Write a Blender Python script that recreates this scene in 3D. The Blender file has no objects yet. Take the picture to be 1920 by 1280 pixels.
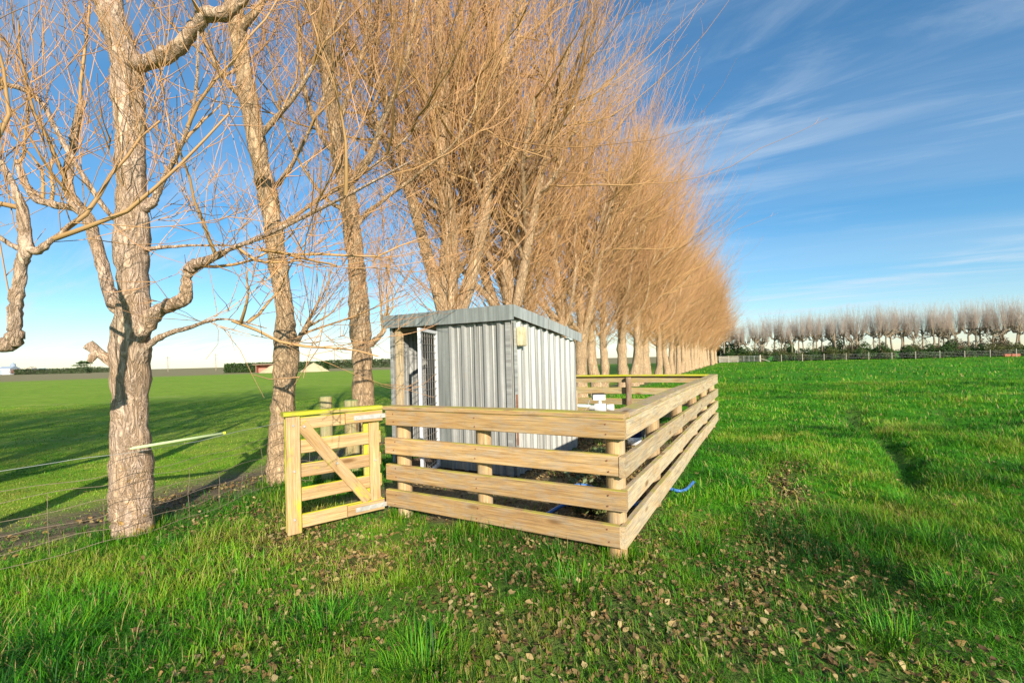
import bpy, bmesh, math, random
import numpy as np
from mathutils import Vector, Matrix
R = math.radians
rng = np.random.default_rng(11)
random.seed(5)
scn = bpy.context.scene
COL = scn.collection

# ------------------------------------------------------------------ camera, sky, sun, exposure
cam_d = bpy.data.cameras.new('camera'); cam = bpy.data.objects.new('camera', cam_d); COL.objects.link(cam)
cam_d.sensor_width = 36; cam_d.lens = 16; cam_d.shift_y = 35 / 1920
cam_d.clip_start = 0.05; cam_d.clip_end = 9000
ROLL = R(1.4)
CAMR = Matrix.Rotation(ROLL, 3, 'Y') @ Matrix.Rotation(R(90), 3, 'X')
EYE = Vector((0, 0, 1.45))
cam.matrix_world = Matrix.Translation(EYE) @ CAMR.to_4x4()
scn.camera = cam

SUN_AZ, SUN_EL = R(163), R(21)          # clockwise from +Y
sdir = Vector((math.sin(SUN_AZ) * math.cos(SUN_EL), math.cos(SUN_AZ) * math.cos(SUN_EL), math.sin(SUN_EL)))
sun_d = bpy.data.lights.new('sun', 'SUN'); sun = bpy.data.objects.new('sun', sun_d); COL.objects.link(sun)
sun_d.energy = 5.0; sun_d.angle = R(0.5); sun_d.color = (1.0, 0.91, 0.76)
sun.rotation_euler = sdir.to_track_quat('Z', 'Y').to_euler()
sun.location = (6, -10, 12)

world = bpy.data.worlds.new('World'); scn.world = world; world.use_nodes = True
wt = world.node_tree; wn = wt.nodes; wl = wt.links
bg = wn['Background']; bg.inputs[1].default_value = 0.12
sky = wn.new('ShaderNodeTexSky'); sky.sky_type = 'NISHITA'; sky.sun_disc = False
sky.sun_elevation = SUN_EL; sky.sun_rotation = SUN_AZ; sky.air_density = 1.0; sky.dust_density = 0.1; sky.ozone_density = 4.0
tc = wn.new('ShaderNodeTexCoord'); sep = wn.new('ShaderNodeSeparateXYZ'); wl.new(tc.outputs['Generated'], sep.inputs[0])
def wmath(op, a, b=None):
    n = wn.new('ShaderNodeMath'); n.operation = op
    for i, v in enumerate((a, b)):
        if v is None: continue
        if isinstance(v, (int, float)): n.inputs[i].default_value = v
        else: wl.new(v, n.inputs[i])
    return n.outputs[0]
zz = wmath('ADD', wmath('MAXIMUM', sep.outputs[2], 0.0), 0.10)
comb = wn.new('ShaderNodeCombineXYZ')
wl.new(wmath('DIVIDE', sep.outputs[0], zz), comb.inputs[0]); wl.new(wmath('DIVIDE', sep.outputs[1], zz), comb.inputs[1])
def wnoise(scale_xyz, rotz, loc, scale, detail, dist, rough=0.6):
    m = wn.new('ShaderNodeMapping'); m.vector_type = 'TEXTURE'; wl.new(comb.outputs[0], m.inputs[0])
    m.inputs['Scale'].default_value = tuple(1 / q for q in scale_xyz); m.inputs['Rotation'].default_value = (0, 0, rotz); m.inputs['Location'].default_value = loc
    n = wn.new('ShaderNodeTexNoise'); wl.new(m.outputs[0], n.inputs[0])
    n.inputs['Scale'].default_value = scale; n.inputs['Detail'].default_value = detail; n.inputs['Roughness'].default_value = rough
    n.inputs['Distortion'].default_value = dist
    return n.outputs['Fac']
def wramp(x, a, b):
    n = wn.new('ShaderNodeMapRange'); n.interpolation_type = 'SMOOTHSTEP'; wl.new(x, n.inputs[0])
    n.inputs[1].default_value = a; n.inputs[2].default_value = b
    return n.outputs[0]
fine = wramp(wnoise((0.35, 1.5, 1), R(150), (3.1, 1.7, 0), 2.0, 10, 0.9, 0.62), 0.42, 0.78)
big = wramp(wnoise((0.5, 0.8, 1), R(150), (7.3, 2.2, 0), 0.6, 3, 0.3), 0.36, 0.62)
veil = wramp(wnoise((0.22, 1.0, 1), R(150), (1.3, 9.2, 0), 0.8, 6, 0.4), 0.35, 0.8)
cl = wmath('ADD', wmath('MULTIPLY', fine, wmath('MULTIPLY', big, 0.7)), wmath('MULTIPLY', veil, 0.22))
cl = wmath('MINIMUM', cl, 0.75)
gam = wn.new('ShaderNodeGamma'); wl.new(sky.outputs[0], gam.inputs[0]); gam.inputs[1].default_value = 0.92
hsv = wn.new('ShaderNodeHueSaturation'); wl.new(gam.outputs[0], hsv.inputs['Color']); hsv.inputs['Saturation'].default_value = 1.24; hsv.inputs['Hue'].default_value = 0.494; hsv.inputs['Value'].default_value = 1.08
mixc = wn.new('ShaderNodeMixRGB'); wl.new(cl, mixc.inputs[0]); wl.new(hsv.outputs[0], mixc.inputs[1])
mixc.inputs[2].default_value = (4.3, 4.9, 5.5, 1)
wl.new(mixc.outputs[0], bg.inputs[0])

vs = scn.view_settings; vs.view_transform = 'Standard'; vs.look = 'None'; vs.gamma = 1.0; vs.exposure = 0.54; vs.use_curve_mapping = False

# ------------------------------------------------------------------ helpers
F = 853.33
def px(x, y, Y):
    """point of the place at depth Y (metres along +Y) that the photograph shows at pixel x, y"""
    d = CAMR @ Vector(((x - 960) / F, (675 - y) / F, -1))
    return EYE + d * (Y / d.y)
def sm(a, b, x):
    t = np.clip((x - a) / (b - a), 0, 1); return t * t * (3 - 2 * t)
_perm = np.random.default_rng(3).random((256, 256))
def vnoise(x, y):
    xi = np.floor(x).astype(int); yi = np.floor(y).astype(int); fx = x - xi; fy = y - yi
    fx = fx * fx * (3 - 2 * fx); fy = fy * fy * (3 - 2 * fy)
    g = lambda i, j: _perm[i & 255, j & 255]
    return (g(xi, yi) * (1 - fx) + g(xi + 1, yi) * fx) * (1 - fy) + (g(xi, yi + 1) * (1 - fx) + g(xi + 1, yi + 1) * fx) * fy
def fbm(x, y, o=4):
    s = 0; a = 0.5; n = 0
    for i in range(o): s = s + a * vnoise(x * 2 ** i + 17 * i, y * 2 ** i + 31 * i); n += a; a *= 0.5
    return s / n

def setp(o, label=None, cat=None, group=None, kind=None):
    if label: o['label'] = label
    if cat: o['category'] = cat
    if group: o['group'] = group
    if kind: o['kind'] = kind
    return o
def empty(name, loc=(0, 0, 0), label=None, cat=None, group=None):
    o = bpy.data.objects.new(name, None); COL.objects.link(o); o.location = loc; o.empty_display_size = 0.2
    return setp(o, label, cat, group)
def link(name, me, mat, parent=None, M=None):
    o = bpy.data.objects.new(name, me); COL.objects.link(o)
    if mat is not None and len(me.materials) == 0: me.materials.append(mat)
    if M is not None: o.matrix_world = M
    if parent is not None:
        o.parent = parent
        if M is not None: o.matrix_parent_inverse = Matrix.Identity(4); o.matrix_basis = PW(parent).inverted() @ M
    return o
def PW(o):
    m = o.matrix_basis.copy()
    while o.parent: o = o.parent; m = o.matrix_basis @ m
    return m
def np_mesh(name, V, faces, smooth=False, attrs=None, colors=None):
    """faces: list of int arrays (n,k)"""
    me = bpy.data.meshes.new(name)
    V = np.asarray(V, dtype=np.float32)
    me.vertices.add(len(V)); me.vertices.foreach_set('co', V.ravel())
    loops = np.concatenate([f.ravel() for f in faces]).astype(np.int32)
    tot = np.concatenate([np.full(len(f), f.shape[1], dtype=np.int32) for f in faces])
    st = np.concatenate([[0], np.cumsum(tot)[:-1]]).astype(np.int32)
    me.loops.add(len(loops)); me.loops.foreach_set('vertex_index', loops)
    me.polygons.add(len(tot)); me.polygons.foreach_set('loop_start', st); me.polygons.foreach_set('loop_total', tot)
    if smooth: me.polygons.foreach_set('use_smooth', np.ones(len(tot), dtype=bool))
    for k, a in (attrs or {}).items():
        at = me.attributes.new(k, 'FLOAT', 'POINT'); at.data.foreach_set('value', np.asarray(a, dtype=np.float32))
    for k, a in (colors or {}).items():
        at = me.attributes.new(k, 'FLOAT_COLOR', 'POINT')
        c = np.ones((len(V), 4), dtype=np.float32); c[:, :3] = a; at.data.foreach_set('color', c.ravel())
    me.update(calc_edges=True); me.validate()
    return me

class MB:
    """collects simple solids that belong to ONE part"""
    def __init__(s): s.v = []; s.f = []
    def add(s, V, Fs):
        n = len(s.v); s.v += [tuple(p) for p in V]; s.f += [tuple(i + n for i in f) for f in Fs]; return s
    def box(s, c, size, M=None):
        hx, hy, hz = (q / 2 for q in size); c = Vector(c)
        P = [Vector((x, y, z)) for z in (-hz, hz) for y in (-hy, hy) for x in (-hx, hx)]
        if M is not None: P = [M @ p for p in P]
        return s.add([p + c for p in P], [(0, 2, 3, 1), (4, 5, 7, 6), (0, 1, 5, 4), (2, 6, 7, 3), (0, 4, 6, 2), (1, 3, 7, 5)])
    def tube(s, pts, rad, n=8, caps=True):
        pts = [Vector(p) for p in pts]
        if isinstance(rad, (int, float)): rad = [rad] * len(pts)
        V = []; Fs = []; a = None
        for i, p in enumerate(pts):
            t = (pts[min(i + 1, len(pts) - 1)] - pts[max(i - 1, 0)]).normalized()
            if a is None: a = t.orthogonal().normalized()
            a = (a - t * a.dot(t)).normalized(); b = t.cross(a)
            for k in range(n):
                q = 2 * math.pi * k / n; V.append(p + (a * math.cos(q) + b * math.sin(q)) * rad[i])
        for i in range(len(pts) - 1):
            for k in range(n):
                k2 = (k + 1) % n; Fs.append((i * n + k, i * n + k2, (i + 1) * n + k2, (i + 1) * n + k))
        if caps: Fs.append(tuple(range(n - 1, -1, -1))); Fs.append(tuple((len(pts) - 1) * n + k for k in range(n)))
        return s.add(V, Fs)
    def mesh(s, name, smooth=False):
        me = bpy.data.meshes.new(name); me.from_pydata(s.v, [], s.f); me.update()
        if smooth: me.shade_smooth()
        return me
    def build(s, name, mat, parent=None, smooth=False):
        M = None if parent is None or parent.name.split('.')[0] in LOCAL else Matrix.Identity(4)
        return link(name, s.mesh(name, smooth), mat, parent, M)
LOCAL = {'power_pole', 'farm_shed', 'farm_house', 'silo', 'clipped_hedge', 'red_shed', 'spreading_pine', 'far_tree', 'weed_clump', 'hay_clump'}   # things modelled round their own origin

# ------------------------------------------------------------------ materials
def newmat(name, rough=0.85, spec=0.25):
    m = bpy.data.materials.new(name); m.use_nodes = True
    b = m.node_tree.nodes['Principled BSDF']; b.inputs['Roughness'].default_value = rough
    b.inputs['Specular IOR Level'].default_value = spec
    return m, m.node_tree.nodes, m.node_tree.links, b
class NT:
    def __init__(s, m): s.n = m.node_tree.nodes; s.l = m.node_tree.links
    def coord(s, out='Object', rnd=0.0, scale=(1, 1, 1)):
        t = s.n.new('ShaderNodeTexCoord'); v = t.outputs[out]
        if rnd:
            oi = s.n.new('ShaderNodeObjectInfo'); mu = s.n.new('ShaderNodeMath'); mu.operation = 'MULTIPLY'
            s.l.new(oi.outputs['Random'], mu.inputs[0]); mu.inputs[1].default_value = rnd
            ad = s.n.new('ShaderNodeVectorMath'); ad.operation = 'ADD'; s.l.new(v, ad.inputs[0]); s.l.new(mu.outputs[0], ad.inputs[1]); v = ad.outputs[0]
        mp = s.n.new('ShaderNodeMapping'); s.l.new(v, mp.inputs[0]); mp.inputs['Scale'].default_value = scale
        return mp.outputs[0]
    def noise(s, v, scale=5, detail=6, rough=0.6, dist=0.0):
        n = s.n.new('ShaderNodeTexNoise'); s.l.new(v, n.inputs[0]); n.inputs['Scale'].default_value = scale
        n.inputs['Detail'].default_value = detail; n.inputs['Roughness'].default_value = rough; n.inputs['Distortion'].default_value = dist
        return n.outputs['Fac']
    def ramp(s, x, stops):
        n = s.n.new('ShaderNodeValToRGB'); s.l.new(x, n.inputs[0]); e = n.color_ramp.elements
        while len(e) < len(stops): e.new(0.5)
        for q, (p, c) in zip(e, stops): q.position = p; q.color = (*c, 1)
        return n.outputs[0]
    def rng(s, x, a, b, lo=0.0, hi=1.0):
        n = s.n.new('ShaderNodeMapRange'); s.l.new(x, n.inputs[0]); n.inputs[1].default_value = a; n.inputs[2].default_value = b
        n.inputs[3].default_value = lo; n.inputs[4].default_value = hi; return n.outputs[0]
    def mix(s, f, a, b, mode='MIX'):
        n = s.n.new('ShaderNodeMixRGB'); n.blend_type = mode
        for i, v in enumerate((f, a, b)):
            if isinstance(v, (int, float)): n.inputs[i].default_value = v
            elif isinstance(v, tuple): n.inputs[i].default_value = (*v, 1)
            else: s.l.new(v, n.inputs[i])
        return n.outputs[0]
    def math(s, op, a, b):
        n = s.n.new('ShaderNodeMath'); n.operation = op
        for i, v in enumerate((a, b)):
            if isinstance(v, (int, float)): n.inputs[i].default_value = v
            else: s.l.new(v, n.inputs[i])
        return n.outputs[0]
    def bump(s, h, bsdf, strength=0.5, dist=0.02):
        n = s.n.new('ShaderNodeBump'); s.l.new(h, n.inputs['Height']); n.inputs['Strength'].default_value = strength; n.inputs['Distance'].default_value = dist
        s.l.new(n.outputs[0], bsdf.inputs['Normal'])
    def attr(s, name, out='Fac'):
        n = s.n.new('ShaderNodeAttribute'); n.attribute_name = name; return n.outputs[out]

def wood_mat(name, c_light, c_dark, moss=0.0, mosscol=(0.42, 0.42, 0.02), grey=0.3, side=0.0):
    m, n, l, b = newmat(name, 0.8, 0.2); t = NT(m)
    v = t.coord('Object', 37.0, (1, 1, 1))
    g = t.coord('Object', 37.0, (1.3, 26, 26))
    grain = t.noise(g, 1.6, 7, 0.62, 0.9)
    c = t.ramp(grain, [(0.34, c_dark), (0.5, tuple((a + d) / 2 for a, d in zip(c_light, c_dark))), (0.66, c_light)])
    broad = t.noise(t.coord('Object', 91.0, (1.4, 6, 6)), 1.5, 4, 0.6, 0.4)
    c = t.mix(t.rng(broad, 0.44, 0.68, 0, 0.5), c, (0.50, 0.29, 0.12))
    c = t.mix(t.rng(t.noise(t.coord('Object', 53.0, (2.5, 9, 9)), 2.2, 5, 0.7), 0.45, 0.62, 0, grey), c, (0.40, 0.38, 0.33))
    fine = t.noise(t.coord('Object', 19.0, (3.5, 110, 110)), 1.3, 5, 0.7, 0.3)
    c = t.mix(1.0, c, t.ramp(fine, [(0.33, (0.62, 0.58, 0.54)), (0.5, (0.95, 0.94, 0.92)), (0.66, (1.12, 1.12, 1.12))]), 'MULTIPLY')
    oi = n.new('ShaderNodeObjectInfo'); c = t.mix(1.0, c, t.ramp(oi.outputs['Random'], [(0.0, (0.82, 0.80, 0.80)), (0.5, (1.0, 0.97, 0.93)), (1.0, (1.10, 1.08, 1.06))]), 'MULTIPLY')
    st = t.noise(t.coord('Object', 47.0, (5, 5, 5)), 1.2, 6, 0.75); c = t.mix(t.rng(st, 0.56, 0.70, 0, 0.45), c, (0.24, 0.17, 0.10))
    # knots
    vo = n.new('ShaderNodeTexVoronoi'); l.new(t.coord('Object', 71.0, (2.2, 7, 7)), vo.inputs[0]); vo.inputs['Scale'].default_value = 0.8
    c = t.mix(t.rng(vo.outputs['Distance'], 0.06, 0.16, 0.8, 0), c, (0.17, 0.085, 0.03))
    ck = t.noise(t.coord('Object', 13.0, (0.8, 60, 60)), 1.5, 3, 0.5)
    c = t.mix(t.rng(ck, 0.30, 0.35, 0.55, 0), c, (0.12, 0.08, 0.04))
    if moss:
        ge = n.new('ShaderNodeNewGeometry'); sx = n.new('ShaderNodeSeparateXYZ'); l.new(ge.outputs['True Normal'], sx.inputs[0])
        up = t.rng(sx.outputs[2], 0.35, 0.75)
        mo = t.rng(t.noise(v, 4.0, 5, 0.65), 0.62 - 0.35 * moss, 0.72 - 0.25 * moss)
        c = t.mix(t.math('MULTIPLY', up, mo), c, mosscol)
        if side:
            mo2 = t.rng(t.noise(t.coord('Object', 7.0, (1.2, 3, 3)), 2.5, 5, 0.7), 0.68 - 0.3 * side, 0.82 - 0.25 * side, 0, 0.8)
            c = t.mix(mo2, c, mosscol)
    l.new(c, b.inputs['Base Color'])
    t.bump(grain, b, 0.35, 0.004)
    return m
W_front = wood_mat('weathered_rail_timber', (0.62, 0.43, 0.21), (0.42, 0.26, 0.11), 0.6, (0.46, 0.41, 0.08), 0.45)
W_side = wood_mat('pale_rail_timber', (0.68, 0.56, 0.36), (0.50, 0.38, 0.23), 0.5, (0.46, 0.40, 0.12), 0.5)
W_gate = wood_mat('gate_timber', (0.64, 0.45, 0.23), (0.45, 0.29, 0.13), 0.95, (0.50, 0.48, 0.015), 0.2, 0.42)
W_moss = wood_mat('mossy_timber', (0.60, 0.50, 0.18), (0.42, 0.34, 0.09), 1.0, (0.50, 0.52, 0.012), 0.2, 1.0)
W_back = wood_mat('algae_rail_timber', (0.52, 0.46, 0.24), (0.38, 0.26, 0.12), 1.0, (0.38, 0.38, 0.05), 0.4, 0.45)
W_post = wood_mat('round_post_timber', (0.64, 0.48, 0.26), (0.42, 0.28, 0.14), 0.3, (0.35, 0.33, 0.05), 0.4)
W_mpost = wood_mat('green_post_timber', (0.42, 0.38, 0.20), (0.28, 0.24, 0.11), 1.0, (0.22, 0.30, 0.10), 0.3, 0.7)
W_dark = wood_mat('dark_post_timber', (0.30, 0.21, 0.13), (0.16, 0.10, 0.06), 0.2, (0.3, 0.3, 0.05), 0.4)

def bark_mat(name, light, dark, lichen=0.0, big=1.0):
    m, n, l, b = newmat(name, 0.95, 0.1); t = NT(m)
    g = t.coord('Object', 23.0, (9, 9, 2.6))
    fur = t.noise(g, 1.7 * big, 6, 0.6, 1.0)
    rid = t.math('ABSOLUTE', t.math('SUBTRACT', fur, 0.5), 0)                       # ridged: plates between long cracks
    crack = t.rng(rid, 0.0, 0.028)
    f2 = t.noise(t.coord('Object', 23.0, (26, 26, 9)), 1.5, 6, 0.65, 0.6)
    pl = t.noise(t.coord('Object', 23.0, (4, 4, 1.6)), 2.0, 5, 0.6, 0.6)
    c = t.ramp(f2, [(0.34, tuple(q * 0.62 for q in light)), (0.5, tuple(q * 0.9 for q in light)), (0.66, tuple(min(1, q * 1.15) for q in light))])
    c = t.mix(t.rng(pl, 0.42, 0.66, 0, 0.55), c, (0.58, 0.37, 0.20))
    c = t.mix(t.rng(t.noise(t.coord('Object', 3.0, (1, 1, 1)), 2.4, 5, 0.7), 0.58, 0.72, 0, 0.35), c, (0.42, 0.40, 0.22))
    c = t.mix(crack, dark, c)
    if lichen:
        sx = n.new('ShaderNodeSeparateXYZ'); tcn = n.new('ShaderNodeTexCoord'); l.new(tcn.outputs['Object'], sx.inputs[0])
        low = t.rng(sx.outputs[2], 0.05, 0.75, 1, 0)
        sp = t.rng(t.noise(t.coord('Object', 0, (1, 1, 1)), 11, 4, 0.6), 0.60, 0.64)
        c = t.mix(t.math('MULTIPLY', t.math('MULTIPLY', low, sp), 0.8), c, (0.65, 0.36, 0.04))
    l.new(c, b.inputs['Base Color'])
    hh = t.math('ADD', t.math('MULTIPLY', t.rng(rid, 0.0, 0.12), 1.0), t.math('MULTIPLY', f2, 0.8))
    t.bump(hh, b, 0.9, 0.026)
    return m
BARK1 = bark_mat('furrowed_bark', (0.74, 0.54, 0.40), (0.31, 0.20, 0.12), 1.0)
BARK = bark_mat('tan_bark', (0.70, 0.49, 0.30), (0.28, 0.18, 0.10))
BARKF = bark_mat('far_bark', (0.34, 0.29, 0.22), (0.18, 0.15, 0.11))
def twig_mat(name, base, tip, olive):
    m, n, l, b = newmat(name, 0.6, 0.3); t = NT(m)
    a = t.attr('tip'); c = t.ramp(a, [(0.0, olive), (0.35, base), (1.0, tip)])
    oi = n.new('ShaderNodeObjectInfo')
    c = t.mix(1.0, c, t.ramp(oi.outputs['Random'], [(0.0, (0.72, 0.66, 0.62)), (0.5, (0.95, 0.93, 0.90)), (1.0, (1.12, 1.06, 1.0))]), 'MULTIPLY')
    c = t.mix(t.rng(t.noise(t.coord('Object', 9.0), 1.3, 3), 0.35, 0.65, 0, 0.7), c, tuple(q * 0.6 for q in base))
    l.new(c, b.inputs['Base Color']); return m
TWIG = twig_mat('golden_twigs', (0.72, 0.42, 0.19), (0.66, 0.36, 0.21), (0.44, 0.29, 0.12))
TWIGF = twig_mat('mauve_twigs', (0.56, 0.45, 0.38), (0.66, 0.55, 0.50), (0.40, 0.33, 0.24))

def plain(name, c, rough=0.6, metal=0.0, var=0.15, scale=6, bump=0.0, spec=0.4):
    m, n, l, b = newmat(name, rough, spec); t = NT(m); b.inputs['Metallic'].default_value = metal
    x = t.noise(t.coord('Object', 5.0), scale, 6, 0.65)
    l.new(t.ramp(x, [(0.3, tuple(q * (1 - var) for q in c)), (0.7, tuple(min(1, q * (1 + var)) for q in c))]), b.inputs['Base Color'])
    if bump: t.bump(x, b, bump, 0.01)
    return m
def zinc_mat(name, c, rust=0.2, streak=0.5):
    m, n, l, b = newmat(name, 0.48, 0.5); t = NT(m); b.inputs['Metallic'].default_value = 0.25
    s = t.noise(t.coord('Object', 5.0, (22, 22, 0.8)), 1.0, 5, 0.6, 0.2)
    k = t.noise(t.coord('Object', 5.0), 14, 5, 0.7)
    col = t.ramp(s, [(0.32, tuple(q * 0.60 for q in c)), (0.66, tuple(min(1, q * 1.25) for q in c))])
    col = t.mix(t.rng(k, 0.4, 0.7, 0, streak), col, tuple(q * 0.8 for q in c))
    col = t.mix(t.rng(t.noise(t.coord('Object', 8.0, (3, 3, 1.0)), 2.6, 6, 0.7), 0.62, 0.78, 0, rust), col, (0.38, 0.30, 0.20))
    l.new(col, b.inputs['Base Color']); t.bump(k, b, 0.12, 0.004); return m
ZINC = zinc_mat('galvanised_sheet', (0.40, 0.40, 0.38), 0.7)
ZINC2 = zinc_mat('weathered_side_sheet', (0.47, 0.465, 0.43), 0.7)
ZFLAT = zinc_mat('flat_zinc', (0.28, 0.30, 0.29), 0.3)
FASC = zinc_mat('fascia_flashing', (0.31, 0.34, 0.33), 0.3)
FASC2 = zinc_mat('pale_flashing', (0.46, 0.47, 0.44), 0.3)
WHITE = plain('white_paint', (0.62, 0.62, 0.63), 0.5, 0, 0.12)
WIRE = plain('rusty_wire', (0.36, 0.27, 0.19), 0.6, 0.4, 0.3, 30)
WIREW = plain('bright_wire', (0.62, 0.62, 0.60), 0.4, 0.5, 0.1)
MESHW = plain('door_mesh_wire', (0.34, 0.31, 0.28), 0.5, 0.3, 0.15, 30)
STEEL = plain('hinge_steel', (0.62, 0.60, 0.56), 0.45, 0.5, 0.2, 20)
RUST = plain('rust', (0.26, 0.10, 0.05), 0.9, 0.1, 0.3, 20)
TUBEG = plain('pale_green_tube', (0.58, 0.70, 0.36), 0.5, 0, 0.06)
YELL = plain('yellow_cap', (0.62, 0.68, 0.05), 0.5)
AMBER = plain('yellowed_plastic', (0.58, 0.50, 0.30), 0.35, 0, 0.25, 12)
PVC = plain('white_pvc', (0.80, 0.80, 0.78), 0.35, 0, 0.05)
BLACK = plain('black_plastic', (0.03, 0.03, 0.035), 0.4)
BLUE = plain('blue_hose', (0.05, 0.17, 0.46), 0.4, 0, 0.1)
GREYB = plain('grey_bucket', (0.34, 0.38, 0.42), 0.5)
NAVY = plain('navy_plastic', (0.02, 0.04, 0.16), 0.35)
DIRT = plain('shed_dirt', (0.16, 0.11, 0.07), 0.95, 0, 0.3, 8)
def attr_mat(name, transl=0.35, rough=0.55, tint=None):
    m = bpy.data.materials.new(name); m.use_nodes = True; n = m.node_tree.nodes; l = m.node_tree.links; b = n['Principled BSDF']
    a = n.new('ShaderNodeAttribute'); a.attribute_name = 'col'
    l.new(a.outputs['Color'], b.inputs['Base Color']); b.inputs['Roughness'].default_value = rough; b.inputs['Specular IOR Level'].default_value = 0.3
    tr = n.new('ShaderNodeBsdfTranslucent'); l.new(a.outputs['Color'], tr.inputs[0])
    mx = n.new('ShaderNodeMixShader'); mx.inputs[0].default_value = transl
    l.new(b.outputs[0], mx.inputs[1]); l.new(tr.outputs[0], mx.inputs[2]); l.new(mx.outputs[0], n['Material Output'].inputs[0])
    return m
GRASSM = attr_mat('grass_blades', 0.3)
LEAFM = attr_mat('dry_leaves', 0.15, 0.8)
BUSHM = attr_mat('shrub_leaves', 0.25)

# ------------------------------------------------------------------ ground
ROWA = np.array([-3.0, 5.65]); ROWD = np.array([0.461, 0.887]); ROWD /= np.linalg.norm(ROWD); ROWN = np.array([-ROWD[1], ROWD[0]])
C0 = np.array([0.78, 3.18]); SD = np.array([0.486, 0.874]); SD /= np.linalg.norm(SD); FD = np.array([-SD[1], SD[0]])   # pen corner, along side, along front
LF, LS = 2.25, 7.1
def row_s(x, y): return (x - ROWA[0]) * ROWN[0] + (y - ROWA[1]) * ROWN[1]
def row_t(x, y): return (x - ROWA[0]) * ROWD[0] + (y - ROWA[1]) * ROWD[1]
def pen_uv(x, y):
    return (x - C0[0]) * FD[0] + (y - C0[1]) * FD[1], (x - C0[0]) * SD[0] + (y - C0[1]) * SD[1]
def hgt(x, y):
    x = np.asarray(x, float); y = np.asarray(y, float)
    s = row_s(x, y); r = np.hypot(x, y)
    z = -0.16 * sm(0.1, 1.6, s) * sm(120, 40, r)
    right = sm(-1.2, -3.5, s)
    fade = sm(160, 60, r)
    z = z + right * fade * (0.22 * (fbm(x * 0.55, y * 0.55, 3) - 0.5) + 0.05 * (fbm(x * 2.1 + 9, y * 2.1, 2) - 0.5))
    z = z + 0.035 * (fbm(x * 1.6 + 40, y * 1.6, 3) - 0.5) * sm(40, 15, r)
    u, v = pen_uv(x, y)
    # wheel ruts in the paddock, running alongside the fence
    for off, dep in ((-2.3, 0.18), (-4.0, 0.14)):
        w = u - off + 0.06 * (v - 4) - 0.12 * np.sin(v * 0.9)
        z = z - dep * np.exp(-(w / 0.15) ** 2) * sm(2.2, 3.8, v) * sm(14, 10, v) * (0.4 + fbm(v * 0.9, w * 0 + off, 2))
    return z
def soil_mask(x, y):
    s = row_s(x, y); t = row_t(x, y); u, v = pen_uv(x, y)
    n = fbm(x * 1.4 + 5, y * 1.4 + 2, 4)
    strip = sm(-0.5, 0.25, s) * sm(2.4, 1.2, s) * sm(0.30, 0.5, n + 0.22 * sm(-4, 0, t) * sm(3, 0, t))
    inside = sm(-0.05, 0.25, u) * sm(3.4, 2.9, u) * sm(-0.05, 0.2, v) * sm(7.2, 6.9, v)
    row = sm(-0.9, -0.1, s) * sm(1.4, 0.5, s) * sm(3, 5, t)
    rut = 0
    for off in (-2.3, -4.0):
        w = u - off + 0.06 * (v - 4) - 0.12 * np.sin(v * 0.9); rut = np.maximum(rut, np.exp(-(w / 0.13) ** 2) * sm(2.2, 3.8, v) * sm(14, 10, v) * sm(0.35, 0.55, n))
    return np.clip(np.maximum.reduce([strip, inside * 0.95, row * 0.8, rut * 0.5]), 0, 1)
def litter_mask(x, y):
    s = row_s(x, y); u, v = pen_uv(x, y)
    n = fbm(x * 1.7 + 3, y * 1.7 + 8, 4)
    front = np.exp(-((v + 0.75) / 0.75) ** 2) * sm(-1.6, -0.4, u) * sm(4.8, 3.2, u)
    side = np.exp(-((u + 0.75 + 0.1 * v) / 0.42) ** 2) * sm(-2.2, -0.8, v) * sm(5.5, 2.0, v)
    corner = np.exp(-(((u + 0.9) / 0.8) ** 2 + ((v + 1.2) / 0.8) ** 2))
    near = sm(4.0, 1.2, np.hypot((x - 0.2) * 0.8, y - 2.1)) * 0.75
    gate = np.exp(-(((x + 2.2) / 0.8) ** 2 + ((y - 3.1) / 0.8) ** 2)) * 0.9
    strip = sm(-0.7, 0.1, s) * sm(1.6, 0.6, s) * 0.5
    inside = sm(-0.05, 0.2, u) * sm(3.4, 3.0, u) * sm(0.3, 1.5, v) * sm(7.2, 6.8, v) * 0.9
    m = np.maximum.reduce([front, side, corner, near, gate, strip, inside])
    return np.clip(m * sm(0.34, 0.62, n + 0.12 * m), 0, 1)

k = 8.6; s1 = np.linspace(-1, 1, 421)
gx = 1.5 * np.sinh(k * s1); gy = 1.5 * np.sinh(k * s1) + 4.0
GX, GY = np.meshgrid(gx, gy); GZ = hgt(GX, GY); n1 = len(gx)
idx = np.arange(n1 * n1).reshape(n1, n1)
q = np.stack([idx[:-1, :-1], idx[:-1, 1:], idx[1:, 1:], idx[1:, :-1]], -1).reshape(-1, 4)
sA = row_s(GX, GY)
gm = np_mesh('ground', np.stack([GX, GY, GZ], -1).reshape(-1, 3), [q], True,
             {'soil': soil_mask(GX, GY).ravel(), 'litter': litter_mask(GX, GY).ravel(), 'left': sm(0, 2, sA).ravel(),
              'brown': (sm(0, 2, sA) * sm(95, 120, np.hypot(GX, GY))).ravel()})
m, n, l, b = newmat('pasture', 0.95, 0.1); t = NT(m)
P = t.coord('Object')
n1_ = t.noise(P, 0.35, 6, 0.6, 0.3); n2_ = t.noise(P, 3.0, 6, 0.7); n3_ = t.noise(P, 18.0, 5, 0.7)
gr = t.ramp(n2_, [(0.3, (0.018, 0.10, 0.006)), (0.5, (0.05, 0.23, 0.008)), (0.7, (0.12, 0.33, 0.015))])
gr = t.mix(t.rng(n1_, 0.35, 0.65, 0, 0.6), gr, (0.07, 0.30, 0.008))
gl = t.ramp(n2_, [(0.3, (0.19, 0.30, 0.02)), (0.5, (0.27, 0.39, 0.035)), (0.7, (0.38, 0.45, 0.07))])
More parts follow.
